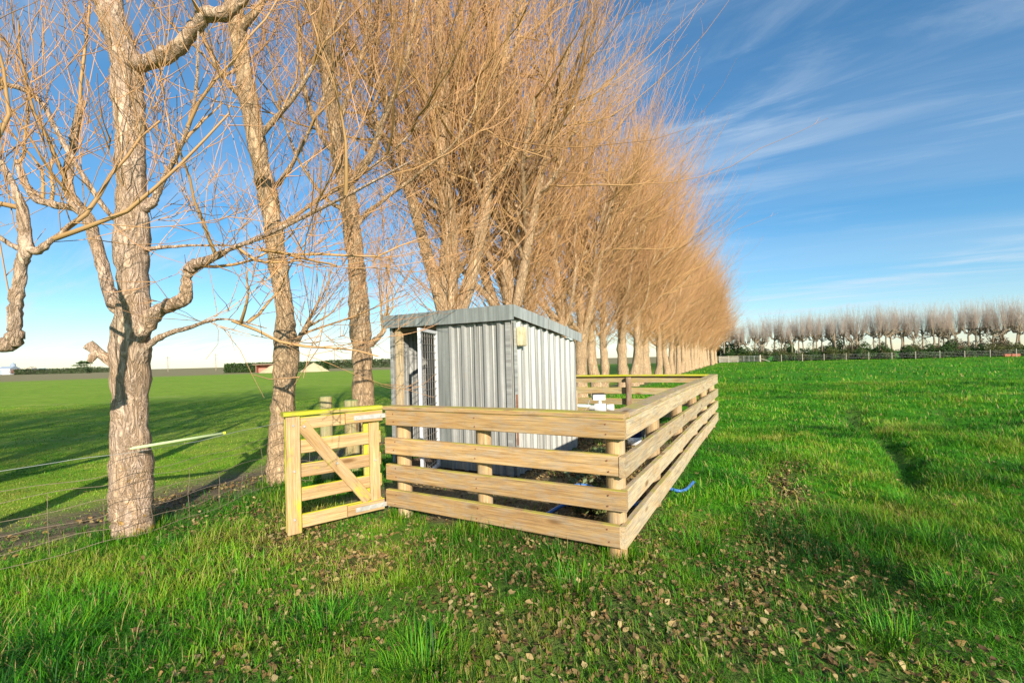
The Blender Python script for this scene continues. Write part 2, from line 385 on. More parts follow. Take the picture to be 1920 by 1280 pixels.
gl = t.mix(t.rng(t.noise(P, 0.12, 5, 0.6), 0.4, 0.6, 0, 0.5), gl, (0.23, 0.38, 0.02))
gl = t.mix(t.rng(t.noise(t.coord('Object', 0, (1, 2.2, 1)), 0.55, 7, 0.75, 0.5), 0.46, 0.62, 0, 0.55), gl, (0.13, 0.24, 0.02))
gl = t.mix(t.rng(t.noise(t.coord('Object', 0, (0.3, 1.5, 1)), 0.25, 6, 0.7, 0.5), 0.54, 0.70, 0, 0.5), gl, (0.40, 0.42, 0.12))
c = t.mix(t.attr('left'), gr, gl)
c = t.mix(t.attr('brown'), c, (0.30, 0.25, 0.12))
so = t.ramp(n3_, [(0.3, (0.10, 0.07, 0.04)), (0.6, (0.27, 0.20, 0.12)), (0.8, (0.36, 0.28, 0.17))])
c = t.mix(t.attr('soil'), c, so)
c = t.mix(t.math('MULTIPLY', t.attr('litter'), 0.7), c, (0.13, 0.09, 0.05))
l.new(c, b.inputs['Base Color']); t.bump(t.math('ADD', n3_, n2_), b, 0.8, 0.05)
ground = link('ground', gm, m); setp(ground, kind='structure')

# ------------------------------------------------------------------ planks and posts
def plank(name, p0, p1, hgt_, th, mat, parent, up=(0, 0, 1), seed=0, seg=10, bow=0.004, ch=0.005):
    """board from p0 to p1 (centre line), hgt_ along up, th across"""
    p0 = Vector(p0); p1 = Vector(p1); L = (p1 - p0).length; ex = (p1 - p0).normalized()
    ey = Vector(up).cross(ex).normalized(); ez = ex.cross(ey)
    M = Matrix((ex, ey, ez)).transposed().to_4x4(); M.translation = (p0 + p1) / 2
    r = random.Random(seed * 7 + int(L * 1000)); a, bb = hgt_ / 2, th / 2
    prof = [(-bb + ch, -a), (bb - ch, -a), (bb, -a + ch), (bb, a - ch), (bb - ch, a), (-bb + ch, a), (-bb, a - ch), (-bb, -a + ch)]
    V = []; Fs = []; k8 = len(prof); f1, f2, f3 = r.random() * 6, r.random() * 6, r.random() * 6
    for i in range(seg + 1):
        x = -L / 2 + L * i / seg; w = math.sin(x * 1.7 + f1) * bow; w2 = math.sin(x * 1.3 + f2) * bow; sc = 1 + 0.012 * math.sin(x * 3.1 + f3)
        for (y, z) in prof: V.append((x, y + w, z * sc + w2 + r.uniform(-0.0012, 0.0012)))
    for i in range(seg):
        for j in range(k8):
            j2 = (j + 1) % k8; Fs.append((i * k8 + j, (i + 1) * k8 + j, (i + 1) * k8 + j2, i * k8 + j2))
    Fs.append(tuple(range(k8))); Fs.append(tuple(seg * k8 + j for j in range(k8 - 1, -1, -1)))
    me = bpy.data.meshes.new(name); me.from_pydata(V, [], Fs); me.update()
    return link(name, me, mat, parent, M)
def rpost(name, x, y, r, z0, z1, mat, parent, seed=0, lean=0.0, sides=16):
    rr = random.Random(seed + 3); V = []; Fs = []; nz = 8
    ph = [rr.random() * 6 for _ in range(4)]
    H = z1 - z0                                   # the post lies along local x so the grain follows it
    for i in range(nz + 2):
        x_ = H * min(i, nz) / nz if i <= nz else H
        k_ = 1 - 0.04 * x_ / H if i < nz else (0.96 if i == nz else 0.86)
        if i == nz: x_ = H - 0.012
        for j in range(sides):
            a = 2 * math.pi * j / sides
            q_ = r * k_ * (1 + 0.03 * math.sin(2 * a + ph[0]) + 0.02 * math.sin(3 * a + ph[1] + x_))
            V.append((x_, q_ * math.cos(a), q_ * math.sin(a)))
    for i in range(nz + 1):
        for j in range(sides):
            j2 = (j + 1) % sides; Fs.append((i * sides + j, i * sides + j2, (i + 1) * sides + j2, (i + 1) * sides + j))
    Fs.append(tuple((nz + 1) * sides + j for j in range(sides))); Fs.append(tuple(range(sides - 1, -1, -1)))
    me = bpy.data.meshes.new(name); me.from_pydata(V, [], Fs); me.update()
    for p in me.polygons: p.use_smooth = len(p.vertices) == 4
    M = Matrix(((0, 0, -1), (0, 1, 0), (1, 0, 0))).to_4x4() @ Matrix.Rotation(rr.random() * 6, 4, 'X')
    M = Matrix.Rotation(lean, 4, 'Y') @ M; M.translation = Vector((x, y, z0))
    return link(name, me, mat, parent, M)
def P2(u, v, z): p = C0 + FD * u + SD * v; return Vector((p[0], p[1], z))   # u along the front fence, v along the side fence

RZ = [(0.875, 1.016), (0.612, 0.760), (0.368, 0.514), (0.115, 0.272)]
ff = empty('rail_fence', P2(1.2, 0, 0), 'orange-tan four-rail timber fence facing the camera in front of the shed', 'fence')
ff_t = 0.048
for i, (z0, z1) in enumerate(RZ):
    a = 0.0 if i in (0, 2) else ff_t + 0.003
    plank('rail', P2(a, 0, (z0 + z1) / 2), P2(LF + (0.0, 0.01, 0.0, 0.012)[i], 0, (z0 + z1) / 2), z1 - z0, ff_t, W_front, ff, seed=i)
plank('cap_rail', P2(0.004, 0.045, 1.035), P2(LF + 0.02, 0.045, 1.035), 0.036, 0.155, W_front, ff, seed=9)
for i, u in enumerate((0.105, 1.24, LF - 0.11)):
    rpost('post', *P2(u, 0.1, 0)[:2], 0.072 if i != 1 else 0.066, -0.3, 1.014, W_post, ff, seed=i)
nail = MB().tube([(0, 0, 0), (0, 0, 0.004)], [0.006, 0.005], 7).mesh('nail'); nail.materials.append(RUST)
for i, (z0, z1) in enumerate(RZ):
    for u in (0.13, 1.24, LF - 0.11):
        for z in (z0 + 0.035, z1 - 0.035):
            p = P2(u + random.uniform(-.012, .012), -ff_t / 2 - 0.004, z); Mn = Matrix((Vector((*FD, 0)), Vector((0, 0, 1)), Vector((-SD[0], -SD[1], 0)))).transposed().to_4x4(); Mn.translation = p
            link('nail', nail, None, ff, Mn)
sf = empty('rail_fence', P2(0, 3.5, 0), 'pale four-rail timber fence running away along the right of the pen', 'fence')
for i, (z0, z1) in enumerate(RZ):
    a = ff_t / 2 + 0.003 if i in (0, 2) else -ff_t / 2
    plank('rail', P2(0.024, a, (z0 + z1) / 2), P2(0.024, LS, (z0 + z1) / 2), z1 - z0, ff_t, W_side, sf, seed=20 + i, seg=16)
plank('cap_rail', P2(0.075, 0.125, 1.036), P2(0.075, LS + 0.02, 1.036), 0.036, 0.15, W_side, sf, seed=31, seg=16)
for i, v in enumerate((1.42, 2.82, 4.22, 5.6, 6.98)):
    rpost('post', *P2(0.122, v, 0)[:2], 0.068, -0.3, 1.012, W_post, sf, seed=40 + i)
bf = empty('rail_fence', P2(2.5, LS, 0), 'mossy rail fence closing the far end of the pen, dark post in front', 'fence')
for i, (z0, z1) in enumerate(RZ):
    plank('rail', P2(0.06, LS + 0.10, (z0 + z1) / 2), P2(4.3, LS + 0.10, (z0 + z1) / 2), z1 - z0, ff_t, W_back, bf, seed=50 + i, seg=14)
plank('cap_rail', P2(0.16, LS + 0.07, 1.036), P2(4.32, LS + 0.07, 1.036), 0.036, 0.15, W_moss, bf, seed=58, seg=14)
for i, u in enumerate((1.85, 3.7)):
    rpost('post', *P2(u, LS, 0)[:2], 0.07, -0.3, 1.0, W_dark, bf, seed=60 + i)

# ------------------------------------------------------------------ gate
GH = P2(LF + 0.055, 0.0, 0); gd = Vector((-1.90 - GH.x, 3.78 - GH.y, 0)); GW = gd.length; gd.normalize()
gn = Vector((-gd.y, gd.x, 0));  gn = gn if gn.dot(Vector((0, -1, 0))) > 0 else -gn     # towards the camera
gate = empty('timber_gate', GH, 'small braced timber gate standing open left of the front fence', 'gate')
def G(a, d, z): return GH + gd * a + gn * d + Vector((0, 0, z))
for i, zc in enumerate((0.965, 0.765, 0.565, 0.365, 0.14)):
    plank('rail', G(0.03, 0, zc), G(GW - 0.005, 0, zc), 0.115 if i else 0.10, 0.028, W_gate, gate, seed=70 + i)
plank('stile', G(GW - 0.055, 0.030, 0.05), G(GW - 0.055, 0.030, 1.022), 0.11, 0.030, W_gate, gate, up=gd, seed=77)
plank('stile', G(0.10, 0.030, 0.10), G(0.10, 0.030, 0.905), 0.095, 0.030, W_gate, gate, up=gd, seed=78)
plank('stile', G(GW - 0.05, -0.032, 0.06), G(GW - 0.05, -0.032, 1.022), 0.10, 0.032, W_moss, gate, up=gd, seed=79)
plank('stile', G(0.13, -0.032, 0.10), G(0.13, -0.032, 1.02), 0.09, 0.032, W_moss, gate, up=gd, seed=80)
plank('brace', G(GW - 0.12, 0.029, 0.95), G(0.17, 0.029, 0.20), 0.10, 0.028, W_gate, gate, up=(0, 0, 1), seed=81)
plank('cap_rail', G(0.02, 0.0, 1.043), G(GW + 0.02, 0.0, 1.043), 0.034, 0.115, W_moss, gate, seed=82)
for zc, a1 in ((0.965, 0.36), (0.14, 0.36)):
    plank('hinge_block', G(0.02, 0.032, zc), G(a1, 0.032, zc), 0.10, 0.03, W_gate, gate, seed=83)
    h = MB(); c = G(0.14, 0.0505, zc); Mx = Matrix((gd, gn, Vector((0, 0, 1)))).transposed()
    h.box(c, (0.30, 0.006, 0.04), Mx); h.tube([G(-0.03, 0.045, zc - 0.035), G(-0.03, 0.045, zc + 0.035)], 0.013, 10)
    h.box(G(-0.02, 0.047, zc), (0.05, 0.005, 0.035), Mx)
    hg = h.build('strap_hinge', STEEL, gate)
    for a in (0.04, 0.15, 0.26): MB().tube([G(a, 0.052, zc), G(a, 0.060, zc)], [0.013, 0.009], 8).build('bolt', STEEL, hg)
for a, z in ((GW - 0.055, 0.95), (GW - 0.055, 0.57), (GW - 0.05, 0.17), (GW - 0.14, 0.935), (0.10, 0.56), (0.44, 0.585)):
    MB().tube([G(a, 0.043, z), G(a, 0.052, z)], [0.013, 0.009], 8).build('bolt', STEEL, gate)

# round strainer posts behind the gate
for (x, y, r, h, lab) in ((-2.31, 5.62, 0.075, 1.06, 'tall round green-stained post behind the open gate'), (-2.22, 6.25, 0.10, 0.96, 'short thick round post behind the gate, second from the left')):
    o = rpost('fence_post', x, y, r, -0.3, h, W_mpost, None, seed=int(h * 100)); setp(o, lab, 'post', 'posts behind the gate')

# ------------------------------------------------------------------ shed
SC = np.array([0.0, 5.57]); SF = FD; SS = SD; WF, WS = 1.95, 2.13
def S3(u, v, z): p = SC + SF * u + SS * v; return Vector((p[0], p[1], z))
shed = empty('corrugated_shed', S3(1, 1, 0), 'small grey corrugated iron shed with open mesh door inside the pen', 'shed')
def roofz(v): return 2.0 - 0.115 * v
def sheet(name, a, b, outn, z0, za, zb, mat, parent, period=0.2, dep=0.036, phase=0.0, th=0.0015, flat=False):
    """ribbed sheet along a->b (ground points), top za at a and zb at b, ribs towards outn"""
    a = Vector(a); b = Vector(b); L = (b - a).length; ex = (b - a).normalized(); on = Vector(outn).normalized()
    pts = []
    if flat: pts = [(0, 0), (L, 0)]
    else:
        pat = [(0, 0), (0.045, 0), (0.052, 0.006), (0.066, 0.006), (0.073, 0), (0.115, 0), (0.135, 1), (0.172, 1), (0.192, 0)]
        k0 = -1
        while k0 * period < L + period:
            for (s_, h_) in pat:
                s = k0 * period + s_ * period / 0.2 + phase
                if 0 <= s <= L: pts.append((s, h_ * dep if h_ >= 1 else h_))
            k0 += 1
        pts = [(0, pts[0][1])] + pts + [(L, pts[-1][1])]
    V = []; m_ = len(pts)
    for side in (0, 1):
        for zi in range(2):
            for (s, h_) in pts:
                zt = za + (zb - za) * s / L; p = a + ex * s + on * (h_ + (th if side == 0 else 0)); V.append((p.x, p.y, z0 if zi == 0 else zt))
    Fs = []
    for i in range(m_ - 1):
        Fs.append((i, i + 1, m_ + i + 1, m_ + i)); Fs.append((2 * m_ + i + 1, 2 * m_ + i, 3 * m_ + i, 3 * m_ + i + 1))
        Fs.append((m_ + i, m_ + i + 1, 3 * m_ + i + 1, 3 * m_ + i)); Fs.append((i + 1, i, 2 * m_ + i, 2 * m_ + i + 1))
    Fs.append((0, m_, 3 * m_, 2 * m_)); Fs.append((m_ - 1, 3 * m_ - 1, 4 * m_ - 1, 2 * m_ - 1))
    me = bpy.data.meshes.new(name); me.from_pydata(V, [], Fs); me.update()
    bm = bmesh.new(); bm.from_mesh(me); bmesh.ops.recalc_face_normals(bm, faces=bm.faces); bm.to_mesh(me); bm.free()
    return link(name, me, mat, parent, Matrix.Identity(4))
nF = Vector((-SS[0], -SS[1], 0)); nS = Vector((-SF[0], -SF[1], 0))
fz = 1.93
sheet('wall_sheet', S3(0.0, 0, 0), S3(0.52, -0.002, 0), nF, 0.03, fz, fz, ZINC, shed, phase=0.01)
sheet('wall_sheet', S3(0.50, 0.004, 0), S3(0.97, 0.004, 0), nF, 0.04, fz, fz, ZINC, shed, phase=0.05)
sheet('flat_panel', S3(0.94, -0.008, 0), S3(1.15, -0.008, 0), nF, 0.04, fz, fz, ZFLAT, shed, flat=True)
for k_ in range(3):
    a, b_ = (0.0, 0.74, 1.44)[k_], (0.76, 1.46, WS)[k_]
    sheet('wall_sheet', S3(-0.002 - 0.004 * (k_ % 2), a, 0), S3(-0.002 - 0.004 * (k_ % 2), b_, 0), nS, 0.03, roofz(a) - 0.03, roofz(b_) - 0.03, ZINC2, shed, phase=0.02 - a % 0.2)
sheet('wall_sheet', S3(WF, WS, 0), S3(WF, 0, 0), -nS, 0.03, roofz(WS) - 0.03, roofz(0) - 0.03, ZINC, shed)
sheet('wall_sheet', S3(0, WS, 0), S3(WF, WS, 0), -nF, 0.03, roofz(WS) - 0.03, roofz(WS) - 0.03, ZINC, shed)
PT = plain('pink_timber', (0.50, 0.34, 0.23), 0.8, 0, 0.2, 9)
plank('door_post', S3(WF - 0.10, 0.03, 0.0), S3(WF - 0.10, 0.03, 1.93), 0.10, 0.07, W_side, shed, up=(SF[0], SF[1], 0), seed=90)
plank('door_post', S3(1.13, 0.045, 0.0), S3(1.13, 0.045, 1.93), 0.05, 0.07, W_dark, shed, up=(SF[0], SF[1], 0), seed=91)
plank('lintel', S3(1.15, 0.05, 1.915), S3(WF - 0.05, 0.05, 1.915), 0.06, 0.05, W_dark, shed, seed=92)
plank('corner_flashing', S3(WF + 0.012, -0.012, 0.03), S3(WF + 0.012, -0.012, 1.95), 0.05, 0.004, ZINC, shed, up=(SF[0], SF[1], 0), seed=93, ch=0.001, bow=0)
plank('corner_flashing', S3(0.03, -0.036, 0.03), S3(0.03, -0.036, 1.93), 0.07, 0.004, ZINC, shed, up=(SF[0], SF[1], 0), seed=94, ch=0.001, bow=0)
plank('corner_flashing', S3(-0.036, 0.03, 0.03), S3(-0.036, 0.03, 1.93), 0.07, 0.004, ZINC2, shed, up=(SS[0], SS[1], 0), seed=95, ch=0.001, bow=0)
MB().add([S3(-0.02, -0.02, 0.01), S3(WF, -0.02, 0.01), S3(WF, WS, 0.01), S3(-0.02, WS, 0.01)], [(0, 1, 2, 3)]).build('floor', DIRT, shed)
# roof sheet and flashings
OV = 0.07
ro = MB(); e = [(-OV, -OV), (WF + OV, -OV), (WF + OV, WS + OV), (-OV, WS + OV)]
ro.add([S3(u, v, roofz(v) + 0.085) for u, v in e] + [S3(u, v, roofz(v) + 0.10) for u, v in e], [(3, 2, 1, 0), (4, 5, 6, 7), (0, 1, 5, 4), (1, 2, 6, 5), (2, 3, 7, 6), (3, 0, 4, 7)])
ro.build('roof', ZINC, shed)
def fascia(u0, v0, u1, v1, out, h0, mat, sd):
    a = S3(u0, v0, roofz(v0) + 0.115 - h0 / 2); b_ = S3(u1, v1, roofz(v1) + 0.115 - h0 / 2)
    plank('fascia', a, b_, h0, 0.012, mat, shed, seed=sd, ch=0.003, bow=0.004)
fascia(-OV - 0.01, -OV - 0.008, 1.12, -OV - 0.008, nF, 0.185, FASC, 101)
fascia(1.10, -OV - 0.014, WF + OV + 0.02, -OV - 0.014, nF, 0.18, FASC, 102)
fascia(-OV - 0.008, -OV + 0.01, -OV - 0.008, 0.92, nS, 0.15, FASC2, 103)
fascia(-OV - 0.013, 0.93, -OV - 0.013, WS + OV + 0.02, nS, 0.145, FASC2, 104)
fascia(WF + OV + 0.01, WS + OV, WF + OV + 0.01, -OV, nS, 0.15, FASC, 105)
# lamp cover under the eave and rusty bar
lb = MB(); Ms = Matrix((Vector((SS[0], SS[1], 0)), nS, Vector((0, 0, 1)))).transposed()
lb.box(S3(-0.075, 0.13, 1.74), (0.15, 0.075, 0.24), Ms); o = lb.build('lamp_cover', AMBER, shed); bv = o.modifiers.new('bevel', 'BEVEL'); bv.width = 0.02; bv.segments = 3
MB().box(S3(-0.045, 0.02, 0.72), (0.022, 0.012, 0.62), Ms).build('rusty_bar', RUST, shed)
# mesh door, swung open
DH = S3(1.13, -0.035, 0); ang = R(112); cd = Vector((SF[0], SF[1], 0)); dd = (cd * math.cos(ang) + nF * math.sin(ang)).normalized(); dn = Vector((-dd.y, dd.x, 0))
door = link('mesh_door', bpy.data.meshes.new('door_frame'), WHITE, shed, Matrix.Identity(4))
DW, D0, D1 = 0.72, 0.07, 1.86
Md = Matrix((dd, dn, Vector((0, 0, 1)))).transposed()
fr = MB()
for a, c_, sz in ((0.02, (D0 + D1) / 2, (0.04, 0.035, D1 - D0)), (DW - 0.02, (D0 + D1) / 2, (0.04, 0.035, D1 - D0))): fr.box(DH + dd * a + Vector((0, 0, c_)), sz, Md)
for zc in (D0 + 0.02, D1 - 0.02): fr.box(DH + dd * (DW / 2) + Vector((0, 0, zc)), (DW - 0.084, 0.033, 0.038), Md)
door.data = fr.mesh('door_frame'); door.data.materials.append(WHITE)
wm = MB()
for i in range(1, 7): a = 0.04 + (DW - 0.08) * i / 7; wm.tube([DH + dd * a + Vector((0, 0, D0 + 0.03)), DH + dd * a + Vector((0, 0, D1 - 0.03))], 0.0035, 5)
for i in range(1, 19): z = D0 + (D1 - D0) * i / 19; wm.tube([DH + dd * 0.03 + dn * 0.006 + Vector((0, 0, z)), DH + dd * (DW - 0.03) + dn * 0.006 + Vector((0, 0, z))], 0.0035, 5)
wm.build('wire_mesh', MESHW, door)

# ------------------------------------------------------------------ things in the pen
def at(u, v, z=0.0):
    p = P2(u, v, z); p.z += float(hgt(p.x, p.y)); return p
# white pipe feeder
fc = px(1112, 768, 8.0); fz0 = 0.58
fe = empty('pipe_drinker', (fc.x, fc.y, 0), 'white plastic pipe drinker with a lidded box beside the shed', 'drinker')
B_ = Vector((fc.x, fc.y, 0)); ux = Vector((0.98, -0.1, 0)).normalized()
MB().tube([B_ - ux * 0.46 + Vector((0, 0, 0.63)), B_ - ux * 0.05 + Vector((0, 0, 0.61))], 0.028, 12).build('pipe', PVC, fe, True)
MB().tube([B_ + ux * (-0.07) + Vector((0, 0, 0.58)), B_ + ux * 0.02 + Vector((0, 0, 0.58)), B_ + ux * 0.03 + Vector((0, 0, 0.58)), B_ + ux * 0.22 + Vector((0, 0, 0.58))], [0.05, 0.05, 0.075, 0.075], 14).build('body', PVC, fe, True)
MB().tube([B_ + ux * 0.24 + Vector((0, 0, 0.58)), B_ + ux * 0.36 + Vector((0, 0, 0.58))], 0.06, 14).build('end_cap', PVC, fe, True)
MB().tube([B_ + ux * 0.12 + Vector((0, 0, 0.64)), B_ + ux * 0.12 + Vector((0, 0, 0.72))], 0.03, 10).build('neck', PVC, fe, True)
bx_ = MB().box(B_ + ux * 0.10 + Vector((0, 0, 0.765)), (0.21, 0.15, 0.09)).build('box', PVC, fe)
MB().box(B_ + ux * 0.10 + Vector((0, 0, 0.822)), (0.20, 0.145, 0.022)).build('lid', BLACK, bx_)
MB().tube([B_ - ux * 0.14 + Vector((0, -0.02, 0.52)), B_ - ux * 0.06 + Vector((0, -0.03, 0.72))], 0.006, 6).build('lever', STEEL, fe)
for a in (-0.4, 0.15): MB().tube([B_ + ux * a + Vector((0, 0, -0.05)), B_ + ux * a + Vector((0, 0, 0.56))], 0.03, 10).build('leg', W_post, fe, True)
bp = px(1071, 768, 7.62)
lb_ = plank('leaning_board', (bp.x, bp.y, 0.0), (bp.x + 0.02, bp.y - 0.02, 0.92), 0.19, 0.03, W_side, None, up=(1, 0.2, 0), seed=120); setp(lb_, 'pale board propped upright at the back corner of the shed', 'board')
# bucket
bk = px(1207, 812, 8.4); bz = float(hgt(bk.x, bk.y))
bu = empty('bucket', (bk.x, bk.y, bz), 'grey-blue plastic bucket on the litter behind the side fence', 'bucket')
MB().tube([(bk.x, bk.y, bz), (bk.x, bk.y, bz + 0.32), (bk.x, bk.y, bz + 0.33), (bk.x, bk.y, bz + 0.33), (bk.x, bk.y, bz + 0.06)], [0.12, 0.155, 0.165, 0.148, 0.115], 20).build('body', GREYB, bu, True)
MB().tube([(bk.x - 0.16, bk.y, bz + 0.30), (bk.x - 0.11, bk.y - 0.10, bz + 0.24), (bk.x, bk.y - 0.165, bz + 0.21), (bk.x + 0.11, bk.y - 0.10, bz + 0.24), (bk.x + 0.16, bk.y, bz + 0.30)], 0.005, 6).build('handle', STEEL, bu)
jk = px(1190, 838, 7.1); jz = float(hgt(jk.x, jk.y))
ju = empty('drum', (jk.x, jk.y, jz), 'small navy and white drum glimpsed behind the corner post', 'drum')
MB().tube([(jk.x, jk.y, jz + 0.12), (jk.x, jk.y, jz + 0.30), (jk.x, jk.y, jz + 0.34)], [0.11, 0.11, 0.07], 16).build('body', NAVY, ju, True)
MB().tube([(jk.x, jk.y, jz), (jk.x, jk.y, jz + 0.119)], [0.10, 0.112], 16).build('base', PVC, ju, True)
# blue hose
hp = [px(985, 958, 3.75), px(1010, 943, 3.95), px(1040, 925, 4.15), px(1095, 915, 4.4), px(1135, 912, 4.45), px(1150, 898, 4.65), px(1120, 884, 4.9), px(1080, 882, 4.95), px(1045, 888, 4.85), px(1038, 902, 4.6), px(1062, 915, 4.35), px(1120, 925, 4.2), px(1200, 905, 4.5), px(1240, 890, 4.85), px(1275, 892, 4.8), px(1296, 884, 4.95), px(1300, 876, 5.1)]
def smooth_path(P_, kk=6):
    P_ = [Vector(p) for p in P_]; out = []
    for i in range(len(P_) - 1):
        p0, p1, p2, p3 = P_[max(i - 1, 0)], P_[i], P_[i + 1], P_[min(i + 2, len(P_) - 1)]
        for j in range(kk):
            t_ = j / kk; out.append(0.5 * ((2 * p1) + (p2 - p0) * t_ + (2 * p0 - 5 * p1 + 4 * p2 - p3) * t_ ** 2 + (3 * p1 - p0 - 3 * p2 + p3) * t_ ** 3))
    return out + [P_[-1]]
hp2 = [Vector((p.x, p.y, float(hgt(p.x, p.y)) + 0.03 + 0.015 * math.sin(i * 0.5))) for i, p in enumerate(smooth_path(hp))]
ho = MB().tube(hp2, 0.017, 8).build('garden_hose', BLUE, None, True); setp(ho, 'blue hose lying in loops on the pen floor and out under the side fence', 'hose')

# ------------------------------------------------------------------ trees
def tubes(pts, rad, sides, tip):
    N, K, _ = pts.shape
    tg = np.empty_like(pts); tg[:, 1:-1] = pts[:, 2:] - pts[:, :-2]; tg[:, 0] = pts[:, 1] - pts[:, 0]; tg[:, -1] = pts[:, -1] - pts[:, -2]
    tg /= np.linalg.norm(tg, axis=2, keepdims=True) + 1e-9
    a = np.cross(tg[:, 0], rng.normal(size=(N, 3))); a /= np.linalg.norm(a, axis=1, keepdims=True) + 1e-9
    a = np.repeat(a[:, None], K, 1); a = a - (a * tg).sum(2, keepdims=True) * tg; a /= np.linalg.norm(a, axis=2, keepdims=True) + 1e-9
    bb = np.cross(tg, a)
    th = np.arange(sides) * 2 * np.pi / sides
    V = pts[:, :, None] + rad[:, :, None, None] * (a[:, :, None] * np.cos(th)[None, None, :, None] + bb[:, :, None] * np.sin(th)[None, None, :, None])
    base = (np.arange(N) * K * sides)[:, None, None] + (np.arange(K - 1) * sides)[None, :, None]
    j = np.arange(sides); j2 = (j + 1) % sides
    f = np.stack([base + j, base + j2, base + sides + j2, base + sides + j], -1).reshape(-1, 4)
    return V.reshape(-1, 3), f, np.repeat(tip.reshape(-1), sides)
def grow(st, d, L, K, up=0.0, wig=0.1, drift=None):
    N = len(st); P_ = np.empty((N, K, 3)); P_[:, 0] = st; d = d / (np.linalg.norm(d, axis=1, keepdims=True) + 1e-9)
    for i in range(1, K):
        d = d + rng.normal(size=(N, 3)) * wig; d[:, 2] += up
        if drift is not None: d = d + drift
        d /= np.linalg.norm(d, axis=1, keepdims=True) + 1e-9
        P_[:, i] = P_[:, i - 1] + d * (L / (K - 1))[:, None]
    return P_
def sprout(par, n, lo, hi, amin, amax):
    """n children on each of the parents (N,K,3): start points and directions"""
    N, K, _ = par.shape; pi = np.repeat(np.arange(N), n); t_ = rng.uniform(lo, hi, len(pi)) * (K - 1)
    i0 = np.minimum(t_.astype(int), K - 2); fr_ = (t_ - i0)[:, None]
    st = par[pi, i0] * (1 - fr_) + par[pi, i0 + 1] * fr_; tg = par[pi, i0 + 1] - par[pi, i0]; tg /= np.linalg.norm(tg, axis=1, keepdims=True) + 1e-9
    pr = np.cross(tg, rng.normal(size=tg.shape)); pr /= np.linalg.norm(pr, axis=1, keepdims=True) + 1e-9
    a = rng.uniform(amin, amax, len(pi))[:, None]
    return st, tg * np.cos(a) + pr * np.sin(a), t_ / (K - 1)
def limb_mesh(paths, sides=12, gnarl=0.10):
    """thick gnarled members: list of (pts list, radii list)"""
    Vs = []; Fq = []; off = 0
    for pts, rad in paths:
        P_ = np.array([tuple(p) for p in pts]); Rr = np.array(rad); K = len(P_)
        tg = np.gradient(P_, axis=0); tg /= np.linalg.norm(tg, axis=1, keepdims=True) + 1e-9
        a = np.cross(tg[0], [0.3, 0.9, 0.2]); a /= np.linalg.norm(a); th = np.arange(sides) * 2 * np.pi / sides
        ph = rng.random(6) * 6; ridge = rng.normal(size=sides) * 0.4
        for i in range(K):
            a = a - tg[i] * a.dot(tg[i]); a /= np.linalg.norm(a); bb = np.cross(tg[i], a)
            wob = 1 + gnarl * (np.sin(th * 2 + ph[0] + i * 0.35) * 0.5 + np.sin(th * 3 + ph[1] - i * 0.5) * 0.4 + np.sin(th * 5 + ph[2] + i * 0.8) * 0.25 + ridge * 0.35 + rng.normal(size=sides) * 0.28)
            Vs.append(P_[i] + (Rr[i] * wob)[:, None] * (np.cos(th)[:, None] * a + np.sin(th)[:, None] * bb))
        j = np.arange(sides); j2 = (j + 1) % sides
        for i in range(K - 1):
            Fq.append(np.stack([off + i * sides + j, off + i * sides + j2, off + (i + 1) * sides + j2, off + (i + 1) * sides + j], -1))
        Vs.append(P_[-1][None] + tg[-1] * Rr[-1] * 0.4); cidx = off + K * sides
        Fq.append(np.stack([off + (K - 1) * sides + j, off + (K - 1) * sides + j2, np.full(sides, cidx), np.full(sides, cidx)], -1))
        off = cidx + 1
    V = np.concatenate(Vs); F_ = np.concatenate(Fq); tri = F_[:, 2] == F_[:, 3]
    return V, [F_[~tri], F_[tri][:, :3]]
def crown_mesh(name, sets):
    """sets: list of (pts, r0, r1, sides, tip0, tip1)"""
    V = []; Fs = []; T = []; off = 0
    for pts, r0, r1, sd, t0, t1 in sets:
        N, K, _ = pts.shape; w = np.linspace(0, 1, K)[None]
        rad = np.asarray(r0).reshape(-1, 1) * (1 - w) + np.asarray(r1).reshape(-1, 1) * w; rad = np.broadcast_to(rad, (N, K))
        tip = np.broadcast_to(t0 + (t1 - t0) * w, (N, K))
        v, f, t_ = tubes(pts, rad, sd, tip); V.append(v); Fs.append(f + off); T.append(t_); off += len(v)
    return np_mesh(name, np.concatenate(V), Fs, True, {'tip': np.concatenate(T)})
def whips_and_twigs(st, d, tw_n, Lmin, Lmax, up=0.10, r=0.006, drift=None, wig=0.09, tl=(0.25, 0.8)):
    L = rng.uniform(Lmin, Lmax, len(st))
    wh = grow(st, d, L, 7, up, wig, drift)
    s2, d2, tt = sprout(wh, tw_n, 0.15, 0.97, R(22), R(55))
    L2 = rng.uniform(tl[0], tl[1], len(s2)) ** 1.3 * (1.1 - 0.6 * tt)
    tw = grow(s2, d2, L2, 4, 0.12, 0.12, drift)
    rr = r * (0.35 + 0.75 * (L / Lmax) ** 1.5) * rng.uniform(0.6, 1.25, len(L))
    return [(wh, rr, 0.0024, 3, 0.15, 0.8), (tw, 0.0038, 0.0018, 3, 0.5, 1.0)]
def resample(P_, rad, kk=5):
    sp = smooth_path(P_, kk); rr = np.interp(np.linspace(0, len(rad) - 1, len(sp)), np.arange(len(rad)), rad)
    return sp, rr
def nd(az, el): return np.stack([np.cos(az) * np.cos(el), np.sin(az) * np.cos(el), np.sin(el)], -1)

